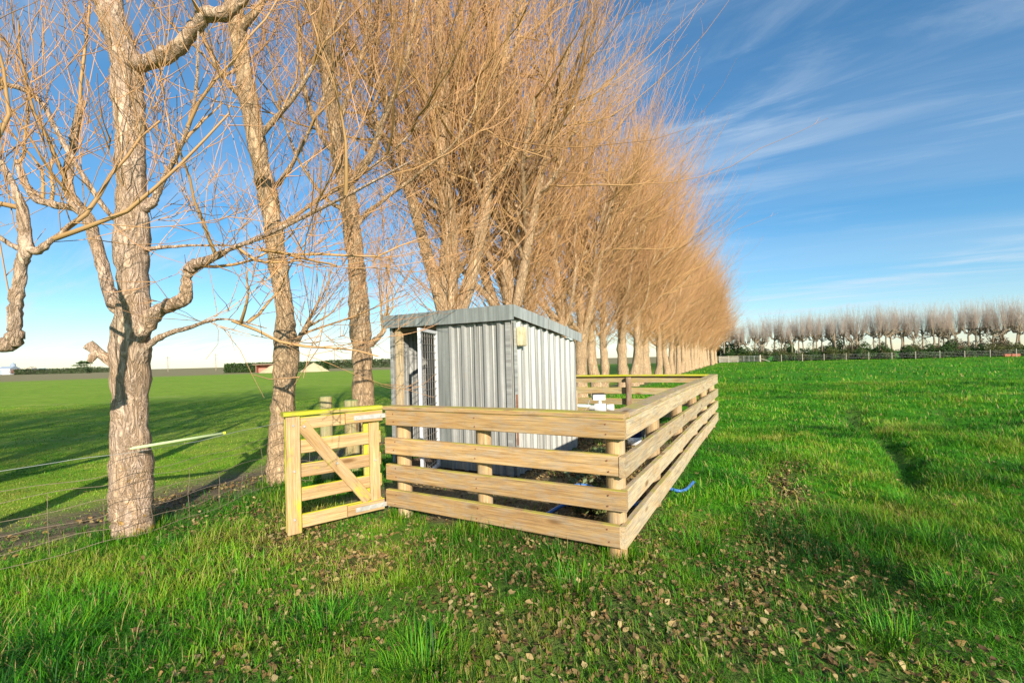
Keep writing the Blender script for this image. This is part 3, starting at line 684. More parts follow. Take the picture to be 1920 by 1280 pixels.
def tree_data(name, H=8.0, r0=0.2, n_limb=10, whips=11, twn=6, z_lo=1.9, fork=False, lean=(0, 0), spread=1.0, bias=(0.0, 0.0)):
    """an old lopped poplar: trunk, knotted limbs, sheaves of rising whips"""
    K = 16; zs = np.linspace(-0.25, H, K); w = np.cumsum(rng.normal(size=(K, 2)) * 0.045, 0)
    tr = np.stack([w[:, 0] + lean[0] * zs / H, w[:, 1] + lean[1] * zs / H, zs], -1); tr[0, :2] = tr[1, :2] = 0
    hz = np.clip(zs / H, 0, 1); rad = r0 * (1.18 * np.exp(-np.maximum(zs, 0) * 3.0) * 0.25 + 1) * (1 - 0.80 * hz ** 0.9)
    pth, rr = resample(tr.tolist(), rad, 3); rr = np.array(rr) * (1 + 0.10 * rng.random(len(rr)) + 0.22 * (rng.random(len(rr)) > 0.86))
    big = [(pth, rr)]; n0 = n_limb
    zl = z_lo + (H - 0.8 - z_lo) * np.sort(rng.random(n_limb)) ** 1.05; az = rng.uniform(0, 2 * np.pi, n_limb); el = rng.uniform(R(18), R(52), n_limb)
    st = np.stack([np.interp(zl, zs, tr[:, 0]), np.interp(zl, zs, tr[:, 1]), zl], -1)
    Ll = rng.uniform(1.2, 2.6, n_limb) * (1.15 - 0.55 * (zl - z_lo) / (H - z_lo)) * spread
    lm = grow(st, nd(az, el) + np.array([bias[0], bias[1], 0]), Ll, 9, 0.10, 0.20)
    rl = 0.035 + 0.04 * rng.random(n_limb) * (1.2 - zl / H)
    for i in range(n_limb):
        prf = np.linspace(1.2, 0.55, 9) * rl[i]; prf[-2] *= 1.35; prf[-1] *= 1.2; prf[4] *= 1.2
        big.append((lm[i].tolist(), prf))
    if fork:
        for sx in (-1, 1):
            s0 = np.array([[tr[3, 0], tr[3, 1], 1.6]]); f_ = grow(s0, np.array([[sx * 0.24, 0.08 * sx, 1.0]]), np.array([H * 0.72]), 14, 0.05, 0.05)[0]
            big.append((f_.tolist(), np.linspace(r0 * 0.6, 0.035, 14))); 
            e = grow(f_[4:12], nd(rng.uniform(0, 6.28, 8), rng.uniform(0.3, 0.9, 8)), rng.uniform(0.8, 1.8, 8), 9, 0.1, 0.18)
            lm = np.concatenate([lm, e]); [big.append((q_.tolist(), np.linspace(0.05, 0.025, 9))) for q_ in e]
    V, Fc = limb_mesh(big, 12, 0.12); tm = np_mesh(name + '_trunk', V, Fc, True)
    # secondary boughs
    s2, d2, _ = sprout(lm, 4, 0.3, 1.0, R(25), R(60)); bo = grow(s2, d2 + np.array([bias[0], bias[1], 0]) * 0.5, rng.uniform(0.7, 1.9, len(s2)) * spread, 7, 0.13, 0.14)
    # sheaves of whips on boughs, limb ends and trunk
    a1, b1, _ = sprout(bo, whips, 0.2, 1.0, R(12), R(48)); a2, b2, _ = sprout(lm, whips, 0.45, 1.0, R(20), R(65))
    tp = np.array([[tuple(p) for p in pth]]); a3, b3, _ = sprout(tp, int(9 * whips), 0.26, 1.0, R(30), R(80))
    zk = rng.uniform(1.7, 4.4, 190); ak = rng.uniform(0, 2 * np.pi, 190)          # low skirt of shoots leaving the trunk sideways
    a4 = np.stack([np.interp(zk, zs, tr[:, 0]), np.interp(zk, zs, tr[:, 1]), zk], -1) + nd(ak, ak * 0) * r0 * 0.7; b4 = nd(ak, rng.uniform(0.0, 0.8, 190)) * 1.3
    st = np.concatenate([a1, a2, a3, a4]); d = np.concatenate([b1, b2, b3, b4])
    out = st - np.array([0, 0, 0]); out[:, 2] = 0; out /= np.linalg.norm(out, axis=1, keepdims=True) + 0.3
    d = d * 0.8 + out * 0.36 + np.array([bias[0] * 0.8, bias[1] * 0.8, 0.28])
    sets = [(bo, 0.022, 0.008, 5, 0.0, 0.25)] + whips_and_twigs(st, d, twn, 0.8, 3.8, 0.13, 0.0095)
    return tm, crown_mesh(name + '_crown', sets)
def put_tree(name, data, loc, rot, sc, label, group, bark, twig, cat='tree'):
    r = empty(name, loc, label, cat, group); r.rotation_euler = (0, 0, rot); r.scale = sc if hasattr(sc, '__len__') else (sc, sc, sc)
    a = link('trunk', data[0], bark, r); b_ = link('crown', data[1], twig, r)
    return r
ORD = ['first', 'second', 'third', 'fourth', 'fifth', 'sixth', 'seventh', 'eighth', 'ninth', 'tenth', 'eleventh', 'twelfth', 'thirteenth', 'fourteenth', 'fifteenth', 'sixteenth', 'seventeenth', 'eighteenth', 'nineteenth', 'twentieth']
ORD += ['twenty-' + q_ for q_ in ORD[:9]] + ['thirtieth'] + ['thirty-' + q_ for q_ in ORD[:9]] + ['fortieth'] + ['forty-' + q_ for q_ in ORD[:9]] + ['fiftieth']
RG = 'bare lopped trees of the long row'

# --- hand-shaped near trees
def near_tree(label, base, trunk, limbs, bark, n_bough=3, wh=6, twn=5, trunk_wh=40, Lw=(0.7, 2.4), bias=(0, 0, 0.25), stub=(), fat=1.0):
    """trunk / limbs: lists of (x, y, Y, radius)"""
    root = empty('poplar_tree', base, label, 'tree', RG); B0 = Vector(base)
    big = []; lm = []
    def path(pl, kk=5):
        P_ = [px(a, b_, Y) - B0 for (a, b_, Y, r) in pl]; return resample(P_, [r * fat for *_, r in pl], kk)
    tp, tr_ = path(trunk, 7); tr_ = np.array(tr_) * (1 + 0.05 * rng.normal(size=len(tr_))); big.append((tp, tr_))
    for pl in limbs:
        p_, r_ = path(pl, 6); r_ = 0.84 * np.array(r_) * (1 + 0.05 * rng.normal(size=len(r_)) + 0.20 * (rng.random(len(r_)) > 0.92)); 
        p_ = [q_ + Vector(rng.normal(size=3) * r_[i] * 0.10) if 0 < i else q_ for i, q_ in enumerate(p_)]
        big.append((p_, r_)); A = np.array([tuple(q_) for q_ in p_]); ii = np.linspace(0, len(A) - 1, 9); 
        lm.append(np.stack([np.interp(ii, np.arange(len(A)), A[:, c_]) for c_ in range(3)], -1))
    for pl in stub:
        p_, r_ = path(pl, 4); big.append((p_, np.array(r_)))
    V, Fc = limb_mesh(big, 20, 0.10); link('trunk', np_mesh('trunk', V, Fc, True), bark, root)
    lm = np.array(lm); s2, d2, _ = sprout(lm, n_bough, 0.35, 1.0, R(25), R(65)); bo = grow(s2, d2 + np.array(bias), rng.uniform(0.5, 1.5, len(s2)), 7, 0.10, 0.15)
    a1, b1, _ = sprout(bo, wh, 0.2, 1.0, R(12), R(50)); a2, b2, _ = sprout(lm, wh + 2, 0.4, 1.0, R(20), R(70))
    a3, b3, _ = sprout(np.array([[tuple(q_) for q_ in tp]]), trunk_wh, 0.42, 1.0, R(35), R(85))
    st = np.concatenate([a1, a2, a3]); d = np.concatenate([b1, b2, b3]) + np.array(bias)
    sets = [(bo, 0.016, 0.006, 5, 0.0, 0.25)] + whips_and_twigs(st, d, twn, Lw[0], Lw[1], 0.075, 0.005)
    link('crown', crown_mesh('crown', sets), TWIG, root); return root
t0 = 4.02
def zb(x, y): return float(hgt(x, y))
b1 = px(250, 1003, 4.05); b1.z = zb(b1.x, b1.y)
near_tree('thick furrowed trunk at the near left, standing in the netting fence', b1,
    [(250, 1025, 4.05, .235), (250, 985, 4.05, .215), (247, 930, 4.05, .20), (246, 840, 4.04, .205), (244, 740, 4.02, .185), (246, 640, 4.0, .185), (250, 560, 4.0, .165), (248, 470, 4.0, .165), (247, 380, 4.0, .15), (246, 280, 4.0, .145), (240, 190, 4.0, .15), (236, 120, 4.0, .15), (215, 50, 4.0, .14), (195, -30, 4.0, .13), (170, -160, 4.0, .11), (165, -330, 3.95, .06)],
    [[(255, 640, 4.0, .12), (290, 590, 3.95, .10), (322, 572, 3.9, .085), (345, 560, 3.85, .085), (350, 520, 3.82, .06), (362, 500, 3.8, .075), (390, 488, 3.75, .055), (430, 468, 3.7, .028), (500, 440, 3.6, .024), (640, 372, 3.4, .017), (775, 300, 3.2, .008)],
     [(235, 130, 4.0, .12), (280, 115, 3.95, .10), (320, 100, 3.9, .09), (360, 60, 3.85, .085), (385, 30, 3.8, .095), (430, 20, 3.8, .08), (470, -30, 3.8, .06), (500, -120, 3.8, .03)],
     [(238, 590, 4.0, .10), (205, 550, 4.05, .085), (185, 470, 4.1, .08), (165, 410, 4.15, .075), (140, 380, 4.2, .08), (128, 330, 4.2, .06), (140, 250, 4.2, .045), (155, 190, 4.2, .05)],
     [(150, 390, 4.2, .05), (110, 385, 4.2, .05), (60, 365, 4.2, .05), (30, 300, 4.2, .03)],
     [(225, 415, 4.0, .045), (205, 400, 4.0, .035), (165, 345, 3.95, .032), (120, 270, 3.9, .03), (75, 190, 3.85, .028), (35, 165, 3.8, .03), (-20, 155, 3.7, .022)],
     [(262, 395, 4.0, .06), (285, 380, 4.0, .06), (300, 350, 3.98, .04), (340, 270, 3.9, .026), (365, 190, 3.85, .022), (372, 60, 3.8, .014)],
     [(265, 660, 4.0, .05), (300, 632, 4.0, .035), (350, 615, 3.95, .03), (420, 598, 3.9, .016), (500, 615, 3.85, .007)],
     [(250, 470, 4.0, .04), (330, 462, 4.0, .018), (420, 460, 4.0, .012), (500, 470, 4.0, .006)]],
    BARK1, 3, 5, 5, 36, (0.6, 2.1), (0.05, -0.05, 0.15), fat=0.74,
    stub=[[(235, 705, 4.0, .065), (208, 678, 3.97, .055), (185, 660, 3.94, .05), (166, 646, 3.92, .058)], [(182, 655, 3.93, .035), (174, 668, 3.90, .038), (168, 678, 3.88, .024)]])
b2 = px(524, 905, 5.65); b2.z = zb(b2.x, b2.y)
near_tree('slender leaning trunk just left of the open gate', b2,
    [(524, 925, 5.65, .19), (524, 890, 5.65, .175), (528, 800, 5.65, .165), (534, 720, 5.65, .16), (536, 650, 5.65, .165), (534, 590, 5.65, .125), (522, 500, 5.65, .13), (508, 400, 5.65, .125), (490, 310, 5.65, .13), (472, 220, 5.65, .12), (456, 130, 5.65, .115), (444, 50, 5.65, .12), (430, -60, 5.65, .10), (425, -250, 5.6, .07), (430, -420, 5.6, .03)],
    [[(540, 655, 5.65, .06), (556, 640, 5.6, .045), (570, 620, 5.6, .04), (584, 603, 5.55, .032)],
     [(480, 270, 5.65, .06), (500, 240, 5.6, .05), (560, 170, 5.5, .035), (620, 60, 5.4, .025), (660, -40, 5.3, .015)],
     [(470, 190, 5.65, .05), (430, 160, 5.65, .04), (390, 90, 5.65, .03), (360, -10, 5.6, .02)],
     [(515, 440, 5.65, .05), (560, 400, 5.6, .03), (640, 350, 5.5, .022), (740, 280, 5.3, .015), (820, 190, 5.1, .008)],
     [(445, 60, 5.65, .08), (480, 20, 5.6, .06), (520, -50, 5.6, .05), (570, -160, 5.5, .03)],
     [(440, 20, 5.65, .07), (410, -40, 5.6, .05), (380, -140, 5.6, .035), (370, -260, 5.6, .02)],
     [(500, 360, 5.65, .05), (540, 320, 5.7, .035), (600, 200, 5.8, .025), (640, 80, 5.8, .015)]], BARK, 4, 7, 5, 55, (0.8, 2.6), (0.12, -0.05, 0.4), fat=0.84)
b3 = px(684, 850, 7.36); b3.z = zb(b3.x, b3.y)
near_tree('straight trunk between the gate posts and the shed', b3,
    [(684, 880, 7.36, .21), (684, 840, 7.36, .19), (682, 750, 7.36, .18), (678, 660, 7.36, .18), (674, 590, 7.36, .165), (668, 500, 7.36, .15), (658, 410, 7.36, .15), (645, 330, 7.36, .14), (628, 240, 7.36, .13), (615, 140, 7.36, .12), (605, 30, 7.36, .11), (600, -120, 7.3, .08), (600, -260, 7.3, .03)],
    [[(690, 650, 7.36, .06), (712, 630, 7.3, .05), (722, 612, 7.3, .04), (715, 588, 7.25, .03)],
     [(650, 350, 7.36, .09), (690, 300, 7.3, .07), (720, 220, 7.2, .06), (760, 120, 7.1, .05), (780, 0, 7.0, .03)],
     [(640, 300, 7.36, .08), (600, 250, 7.4, .06), (570, 160, 7.4, .05), (560, 40, 7.4, .03)],
     [(662, 430, 7.36, .06), (700, 390, 7.3, .045), (780, 330, 7.1, .03), (850, 270, 6.9, .02), (900, 190, 6.8, .01)],
     [(630, 240, 7.36, .07), (660, 160, 7.3, .05), (690, 60, 7.2, .04), (700, -80, 7.2, .02)],
     [(612, 120, 7.36, .06), (590, 40, 7.3, .045), (570, -80, 7.3, .03)],
     [(655, 400, 7.36, .05), (610, 370, 7.4, .04), (560, 300, 7.5, .03), (520, 190, 7.5, .015)]], BARK, 5, 9, 5, 100, (0.9, 2.8), (0.16, -0.06, 0.45), fat=0.9)
# neighbour whose lopped limb reaches in from the left edge
b0 = Vector((-4.35, 2.45, zb(-4.35, 2.45)))
near_tree('lopped branch with a knobbed elbow reaching in at the left edge', b0,
    [(-700, 1300, 2.45, .20), (-690, 1000, 2.45, .19), (-680, 700, 2.45, .18), (-670, 400, 2.45, .16), (-660, 100, 2.45, .13), (-660, -500, 2.45, .05)],
    [[(-670, 760, 2.45, .09), (-400, 700, 2.55, .08), (-150, 670, 2.65, .07), (-20, 650, 2.72, .065), (22, 642, 2.75, .075), (28, 610, 2.75, .055), (32, 560, 2.75, .05), (40, 500, 2.75, .045), (48, 462, 2.75, .06), (42, 400, 2.75, .045), (30, 360, 2.75, .03), (5, 310, 2.75, .026), (-30, 260, 2.75, .02)],
     [(48, 465, 2.75, .05), (70, 470, 2.75, .035), (110, 440, 2.75, .02), (140, 412, 2.75, .01)],
     [(46, 468, 2.75, .04), (20, 458, 2.75, .022), (-40, 420, 2.75, .02), (-100, 380, 2.75, .015)]], BARK1, 2, 3, 5, 14, (0.5, 1.6), (0.0, 0, 0.25), fat=0.72)
# --- the rest of the row
VAR = [tree_data('row_a', 8.8, 0.19, 13, 7, 3, spread=1.35), tree_data('row_b', 8.2, 0.17, 12, 8, 3, bias=(0.06, -0.02), spread=1.35), tree_data('row_c', 9.4, 0.20, 14, 7, 3, spread=1.3),
       tree_data('row_d', 8.6, 0.18, 13, 7, 3, z_lo=1.7, spread=1.35), tree_data('row_e', 8.8, 0.22, 11, 7, 3, fork=True, spread=1.3)]
step = 1.93; trng = np.random.default_rng(8)
def row_pt(i): return ROWA + ROWD * (step * i)
def place_row(i, label, v=None):
    p = row_pt(i) + ROWN * trng.normal() * 0.12 + ROWD * trng.normal() * 0.15
    s_ = trng.uniform(1.0, 1.17); rot = trng.uniform(0, 6.28) if v is None else 0.0
    return put_tree('poplar_tree', VAR[(i * 3 + i // 4) % 5 if v is None else v], (p[0], p[1], zb(*p)), rot, (s_, s_, s_ * trng.uniform(0.95, 1.1)), label, RG, BARK, TWIG)
place_row(2, 'massive forked tree rising directly behind the shed roof', 4)
NROW = 44
for i in range(3, NROW):
    place_row(i, 'bare golden-twigged tree, %s trunk of the long row counted from the near left' % ORD[i + 1])
for i in range(-9, -2):
    place_row(i, 'bare tree out of frame at the left, %s of the row beyond the picture edge' % ORD[-3 - i])
for i in ():        # the row goes on past the viewpoint: these throw the long shadows over the left field
    place_row(i, 'bare tree of the row out of frame at the left, throwing shade on the field')

# --- far pollards
def pollard_data(name, Hh=4.2, r0=0.13):
    zs = np.linspace(-0.2, Hh, 8); tr = np.stack([np.cumsum(rng.normal(size=8) * 0.06), np.cumsum(rng.normal(size=8) * 0.06), zs], -1); tr[:2, :2] = 0
    big = [(tr.tolist(), np.linspace(r0, r0 * 0.75, 8))]; n_ = 8
    az = np.linspace(0, 6.28, n_, endpoint=False) + rng.normal(size=n_) * 0.3
    st = np.repeat(tr[-2:-1], n_, 0) - np.array([0, 0, 1]) * rng.random((n_, 1)) * 0.5; lm = grow(st, nd(az, rng.uniform(0.15, 0.7, n_)), rng.uniform(0.8, 1.9, n_), 6, -0.02, 0.15)
    lm[:, -1, 2] = Hh + rng.normal(size=n_) * 0.08; lm[:, -2, 2] = Hh - 0.1
    for q_ in lm: big.append((q_.tolist(), np.array([0.08, 0.07, 0.06, 0.06, 0.075, 0.06])))
    V, Fc = limb_mesh(big, 8, 0.15)
    a1, b1_, _ = sprout(lm, 24, 0.35, 1.0, R(5), R(60)); d = b1_ * 0.35 + np.array([0, 0, 1.0])
    L = rng.uniform(1.8, 4.6, len(a1)); wh = grow(a1, d, L, 6, 0.08, 0.06); s2, d2, _ = sprout(wh, 4, 0.1, 0.95, R(12), R(35)); tw = grow(s2, d2, rng.uniform(0.3, 0.9, len(s2)), 3, 0.1, 0.08)
    return np_mesh(name + '_trunk', V, Fc, True), crown_mesh(name + '_crown', [(wh, 0.009, 0.003, 3, 0.1, 0.8), (tw, 0.003, 0.0018, 3, 0.5, 1.0)])
PV = [pollard_data('pollard_' + c_) for c_ in 'abcd']
FA = np.array([42.0, 84.0]); FB = np.array([84.0, 72.0]); fdir = (FB - FA) / np.linalg.norm(FB - FA); fperp = np.array([-fdir[1], fdir[0]])
PG = 'pollarded trees of the far row'
NP_ = 46
for i in range(NP_):
    w = -0.06 + 1.14 * i / (NP_ - 1); p = FA + (FB - FA) * w + fperp * (7.5 + trng.normal() * 0.5) + fdir * trng.normal() * 0.25
    s_ = trng.uniform(0.92, 1.2) * (1 + 0.12 * max(w, 0))
    put_tree('pollarded_tree', PV[i % 4], (p[0], p[1], zb(*p)), trng.uniform(0, 6.28), (s_, s_, s_ * trng.uniform(0.94, 1.08)), 'small flat-headed pollard, %s from the left in the far row' % ORD[i], PG, BARKF, TWIGF)

# ------------------------------------------------------------------ shrubs, hedges (leaf-faced volumes)
def leaf_cloud(name, n_, size, cols, box=None, leaf=0.12, lobes=9):
    if box is None:
        c_ = rng.normal(size=(lobes, 3)) * np.array([0.42, 0.42, 0.22]); c_[:, 2] = np.abs(c_[:, 2]) + 0.35; rr = rng.uniform(0.28, 0.5, lobes)
        k_ = rng.integers(0, lobes, n_); d = rng.normal(size=(n_, 3)); d /= np.linalg.norm(d, axis=1, keepdims=True)
        P_ = c_[k_] + d * (rr[k_] * rng.uniform(0.55, 1.05, n_) ** 0.5)[:, None]; P_[:, 2] = np.abs(P_[:, 2])
    else:
        P_ = rng.uniform(-0.5, 0.5, (n_, 3)); f_ = rng.integers(0, 4, n_); P_[f_ == 0, 2] = 0.5; P_[f_ == 1, 1] = -0.5; P_[f_ == 2, 0] = np.sign(P_[f_ == 2, 0]) * 0.5; P_[:, 2] += 0.5
        d = P_ * np.array([1, 1, 1]); d = d / (np.linalg.norm(d, axis=1, keepdims=True) + 1e-6) + rng.normal(size=(n_, 3)) * 0.5
        P_ = P_ + rng.normal(size=P_.shape) * np.array([0.006, 0.03, 0.05])
    P_ = P_ * np.asarray(size)
    nrm = d + rng.normal(size=(n_, 3)) * 0.6; nrm /= np.linalg.norm(nrm, axis=1, keepdims=True)
    a = np.cross(nrm, rng.normal(size=(n_, 3))); a /= np.linalg.norm(a, axis=1, keepdims=True); b_ = np.cross(nrm, a)
    s_ = leaf * rng.uniform(0.6, 1.3, n_)[:, None]
    V = np.stack([P_ - a * s_, P_ - b_ * s_ * 0.5 + nrm * s_ * 0.1, P_ + a * s_, P_ + b_ * s_ * 0.5 + nrm * s_ * 0.1], 1).reshape(-1, 3)
    q_ = np.arange(n_ * 4).reshape(-1, 4); cc = np.asarray(cols)[rng.integers(0, len(cols), n_)] * rng.uniform(0.7, 1.2, (n_, 1))
    return np_mesh(name, V, [q_], False, None, {'col': np.repeat(cc, 4, 0)})
GR1 = [(0.04, 0.09, 0.015), (0.06, 0.12, 0.02), (0.03, 0.07, 0.015)]; GR2 = [(0.11, 0.13, 0.035), (0.15, 0.15, 0.05), (0.09, 0.10, 0.03)]; BRN = [(0.20, 0.14, 0.08), (0.16, 0.12, 0.07), (0.13, 0.12, 0.06)]
SH = {'g': leaf_cloud('shrub_green', 2200, (1, 1, 1), GR1, leaf=0.07), 'o': leaf_cloud('shrub_olive', 2200, (1, 1, 1), GR2, leaf=0.06), 'b': leaf_cloud('shrub_brown', 2000, (1, 1, 1), BRN, leaf=0.05)}
SN = {'g': ('glossy green shrub', 'green_shrub'), 'o': ('olive green shrub', 'olive_shrub'), 'b': ('brown bare scrub bush', 'brown_shrub')}
cnt = {'g': 0, 'o': 0, 'b': 0}
def stemmed(root, h):
    s_ = MB()
    for q_ in range(4):
        a = q_ * 1.6 + 0.3; s_.tube([(0.03 * math.cos(a), 0.03 * math.sin(a), -0.05), (0.2 * math.cos(a), 0.2 * math.sin(a), 0.3), (0.32 * math.cos(a), 0.32 * math.sin(a), 0.62)], [0.03, 0.022, 0.01], 5)
    return s_.mesh('stems')
STEM = stemmed(None, 1); STEM.materials.append(BARKF)
for i in range(48):
    w = -0.03 + 1.1 * i / 47; kd = 'goggobgogob'[i % 11]; p = FA + (FB - FA) * w + fperp * (3.2 + trng.random() * 3.5 + (4 if kd == 'b' else 0)) + fdir * trng.normal() * 0.6
    hh = trng.uniform(1.2, 2.2) * (1.5 if kd == 'b' else 1.0); ww = hh * trng.uniform(0.8, 1.25); cnt[kd] += 1
    r = empty(SN[kd][1], (p[0], p[1], zb(*p)), '%s, %s of its colour from the left below the far pollards' % (SN[kd][0], ORD[cnt[kd] - 1]), 'shrub', 'scrub under the far row'); r.scale = (ww, ww, hh); r.rotation_euler.z = trng.uniform(0, 6)
    link('foliage', SH[kd], BUSHM, r); link('stems', STEM, BARKF, r)
# far trees beyond the pollards
for i, (w, dst, hh, kd) in enumerate(((0.02, 16, 4.2, 'g'), (0.20, 22, 3.0, 'b'), (0.36, 26, 3.0, 'g'), (0.50, 20, 3.6, 'o'), (0.62, 24, 3.2, 'b'), (0.78, 28, 2.4, 'g'), (0.97, 24, 2.4, 'o'))):
    p = FA + (FB - FA) * w + fperp * dst
    r = empty('far_tree', (p[0], p[1], 0), '%s tree crown showing between the pollard trunks, %s from the left' % ({'g': 'dark evergreen', 'b': 'bare brown', 'o': 'olive'}[kd], ORD[i]), 'tree', 'trees beyond the far row'); r.scale = (hh * 0.85, hh * 0.85, hh); r.rotation_euler.z = i
    link('crown', SH[kd], BUSHM, r); MB().tube([(0, 0, -0.05), (0.02, 0, 0.5)], [0.05, 0.03], 7).build('trunk', BARKF, r)

# far fence, gates
ffz = empty('post_and_wire_fence', (*FA, 0), 'pale posts and wires across the far end of the paddock', 'fence')
PALE = wood_mat('pale_post_timber', (0.62, 0.60, 0.52), (0.44, 0.42, 0.36), 0, grey=0.4)
fl = np.linalg.norm(FB - FA)
for i in range(15):
    p = FA + fdir * (3.5 + i * 3.35); rpost('post', p[0], p[1], 0.06, -0.2, 1.22 + 0.05 * (i % 3), PALE, ffz, seed=200 + i, sides=8)
wv = MB()
for z in (0.35, 0.6, 0.85, 1.08):
    wv.tube([Vector((*(FA + fdir * s_), z)) for s_ in np.linspace(3.4, fl + 6, 24)], 0.004, 4)
wv.build('wires', WIREW, ffz)
ga = FA + fdir * 0.1 - fperp * 0.1
mg = empty('metal_gate', (*ga, 0), 'tubular metal gate at the far end of the tree row', 'gate')
g0 = Vector((*(FA - fdir * 0.15), 0)); g1 = Vector((*(FA + fdir * 3.3), 0)); m_ = MB()
for z in (0.18, 0.42, 0.66, 0.9, 1.14): m_.tube([g0 + Vector((0, 0, z)), g1 + Vector((0, 0, z))], 0.02, 6)
m_.build('bars', STEEL, mg); m_ = MB()
for w in (0, 0.25, 0.5, 0.75, 1): p = g0.lerp(g1, w); m_.tube([p + Vector((0, 0, 0.16)), p + Vector((0, 0, 1.17))], 0.022, 6)
m_.build('uprights', STEEL, mg)
rpost('gate_post', *(FA + fdir * 3.42), 0.09, -0.2, 1.3, PALE, mg, seed=230, sides=8)
pq = FA + fdir * 3.5; MB().tube([(pq[0], pq[1] - 0.1, 0.62), (*(pq + fdir * 1.5), 0.05)], 0.045, 6).build('stay', PALE, mg)
hu = empty('slatted_hurdle', (*(FA - fdir * 1.5), 0), 'pale slatted timber hurdle beside the metal gate', 'hurdle')
for k_ in range(2):
    a = FA - fdir * (1.55 * (k_ + 1) + 0.25 + 0.06 * k_); b_ = a + fdir * 1.5
    for j in range(5): z = 0.2 + j * 0.23; plank('slat', Vector((*a, z)), Vector((*b_, z)), 0.13, 0.03, PALE, hu, seed=240 + j + 5 * k_, seg=2)
    for e_ in (a, b_): plank('upright', Vector((*(e_ - fperp * 0.035), 0.02)), Vector((*(e_ - fperp * 0.035), 1.25)), 0.1, 0.035, PALE, hu, up=(fdir[0], fdir[1], 0), seed=250, seg=2)
tr_p = FA + (FB - FA) * 0.92 + fperp * 0.8
tro = empty('red_trough', (*tr_p, 0), 'low brick-red trough against the far fence at the right', 'trough')
RED = plain('brick_red', (0.36, 0.10, 0.05), 0.7, 0, 0.2, 3)
Mt = Matrix((Vector((*fdir, 0)), Vector((*fperp, 0)), Vector((0, 0, 1)))).transposed()
for sy in (-0.3, 0.3): MB().box(Vector((*tr_p, 0.25)) + Mt @ Vector((0, sy, 0)), (2.0, 0.06, 0.5), Mt).build('side', RED, tro)
for sx in (-0.97, 0.97): MB().box(Vector((*tr_p, 0.25)) + Mt @ Vector((sx, 0, 0)), (0.06, 0.54, 0.48), Mt).build('end', RED, tro)
MB().box(Vector((*tr_p, 0.05)), (1.88, 0.54, 0.06), Mt).build('bottom', RED, tro)

# ------------------------------------------------------------------ left distance
hd = px(520, 697, 112); hl = leaf_cloud('hedge_leaves', 9000, (24, 3.0, 2.3), [(0.05, 0.10, 0.02), (0.07, 0.13, 0.025), (0.04, 0.08, 0.02)], box=1, leaf=0.2)
hg_ = empty('clipped_hedge', (hd.x, hd.y, -0.2), 'long clipped green hedge behind the straw heaps across the left field', 'hedge'); link('foliage', hl, BUSHM, hg_)
MB().box((0, 0, 1.0), (23.5, 2.2, 2.0)).build('branches', plain('hedge_core', (0.05, 0.06, 0.03), 0.95), hg_)
lo = px(500, 697, 106)
ls = empty('red_shed', (lo.x, lo.y, 0), 'small red open-fronted shed in front of the far hedge', 'shed'); ls.rotation_euler.z = 0.15
PINK = plain('faded_red_boards', (0.50, 0.22, 0.16), 0.8, 0, 0.15, 2)
MB().box((0, 1.0, 0.9), (4.4, 0.1, 1.8)).build('back_wall', PINK, ls); MB().box((1.5, -0.4, 0.75), (1.4, 0.1, 1.5)).build('front_wall', PINK, ls)
for x_ in (-2.15, 2.15): MB().box((x_, 0.3, 0.85), (0.1, 1.5, 1.7)).build('side_wall', PINK, ls)
MB().box((0, 0.25, 1.88), (5.4, 2.6, 0.12)).build('roof', plain('tan_roof', (0.48, 0.34, 0.24), 0.8), ls)
STRAW = plain('straw', (0.62, 0.50, 0.28), 0.95, 0, 0.25, 3, 0.6)
def heap(x, y, Y, w, h, lab):
    c_ = px(x, y, Y); N = 28; M_ = 9; V = []
    for i in range(M_):
        r_ = i / (M_ - 1)
        for j in range(N):
            a = 2 * math.pi * j / N; k_ = 1 + 0.12 * math.sin(3 * a + w) + 0.07 * math.sin(7 * a) + rng.normal() * 0.02
            V.append((w / 2 * r_ * k_ * math.cos(a), w * 0.4 * r_ * k_ * math.sin(a), h * (1 - r_ ** 1.15) + 0.05 * rng.normal() * (r_ < 0.95) - 0.05 * r_))
    Fs = [(i * N + j, (i + 1) * N + j, (i + 1) * N + (j + 1) % N, i * N + (j + 1) % N) for i in range(M_ - 1) for j in range(N)]
    me = bpy.data.meshes.new('heap'); me.from_pydata(V, [], Fs); me.update(); me.shade_smooth()
    o = link('straw_heap', me, STRAW, None, Matrix.Translation((c_.x, c_.y, -0.05))); setp(o, lab, 'heap', 'straw heaps by the hedge')
heap(512, 698, 100, 6.4, 1.7, 'pale straw heap left of the leaning trunk'); heap(588, 696, 101, 6.2, 2.0, 'pointed pale straw heap right of the leaning trunk')
for (x, y, Y, w, lab) in ((700, 690, 170, 34, 'low dark hedge on the horizon left of the shed'), (100, 704, 260, 40, 'olive hedge on the far left horizon'), (190, 703, 300, 42, 'dark low hedge right of the olive one on the left horizon')):
    c_ = px(x, y, Y); me = leaf_cloud('hedge_far', 2600, (w, 4, 3.0), [(0.07, 0.11, 0.04), (0.09, 0.12, 0.05)], box=1, leaf=0.45)
    r = empty('clipped_hedge', (c_.x, c_.y, -0.2), lab, 'hedge', 'hedges on the left horizon'); link('foliage', me, BUSHM, r)
    MB().box((0, 0, 1.3), (w * 0.97, 3.0, 2.6)).build('branches', plain('hedge_core', (0.05, 0.06, 0.03), 0.95), r)
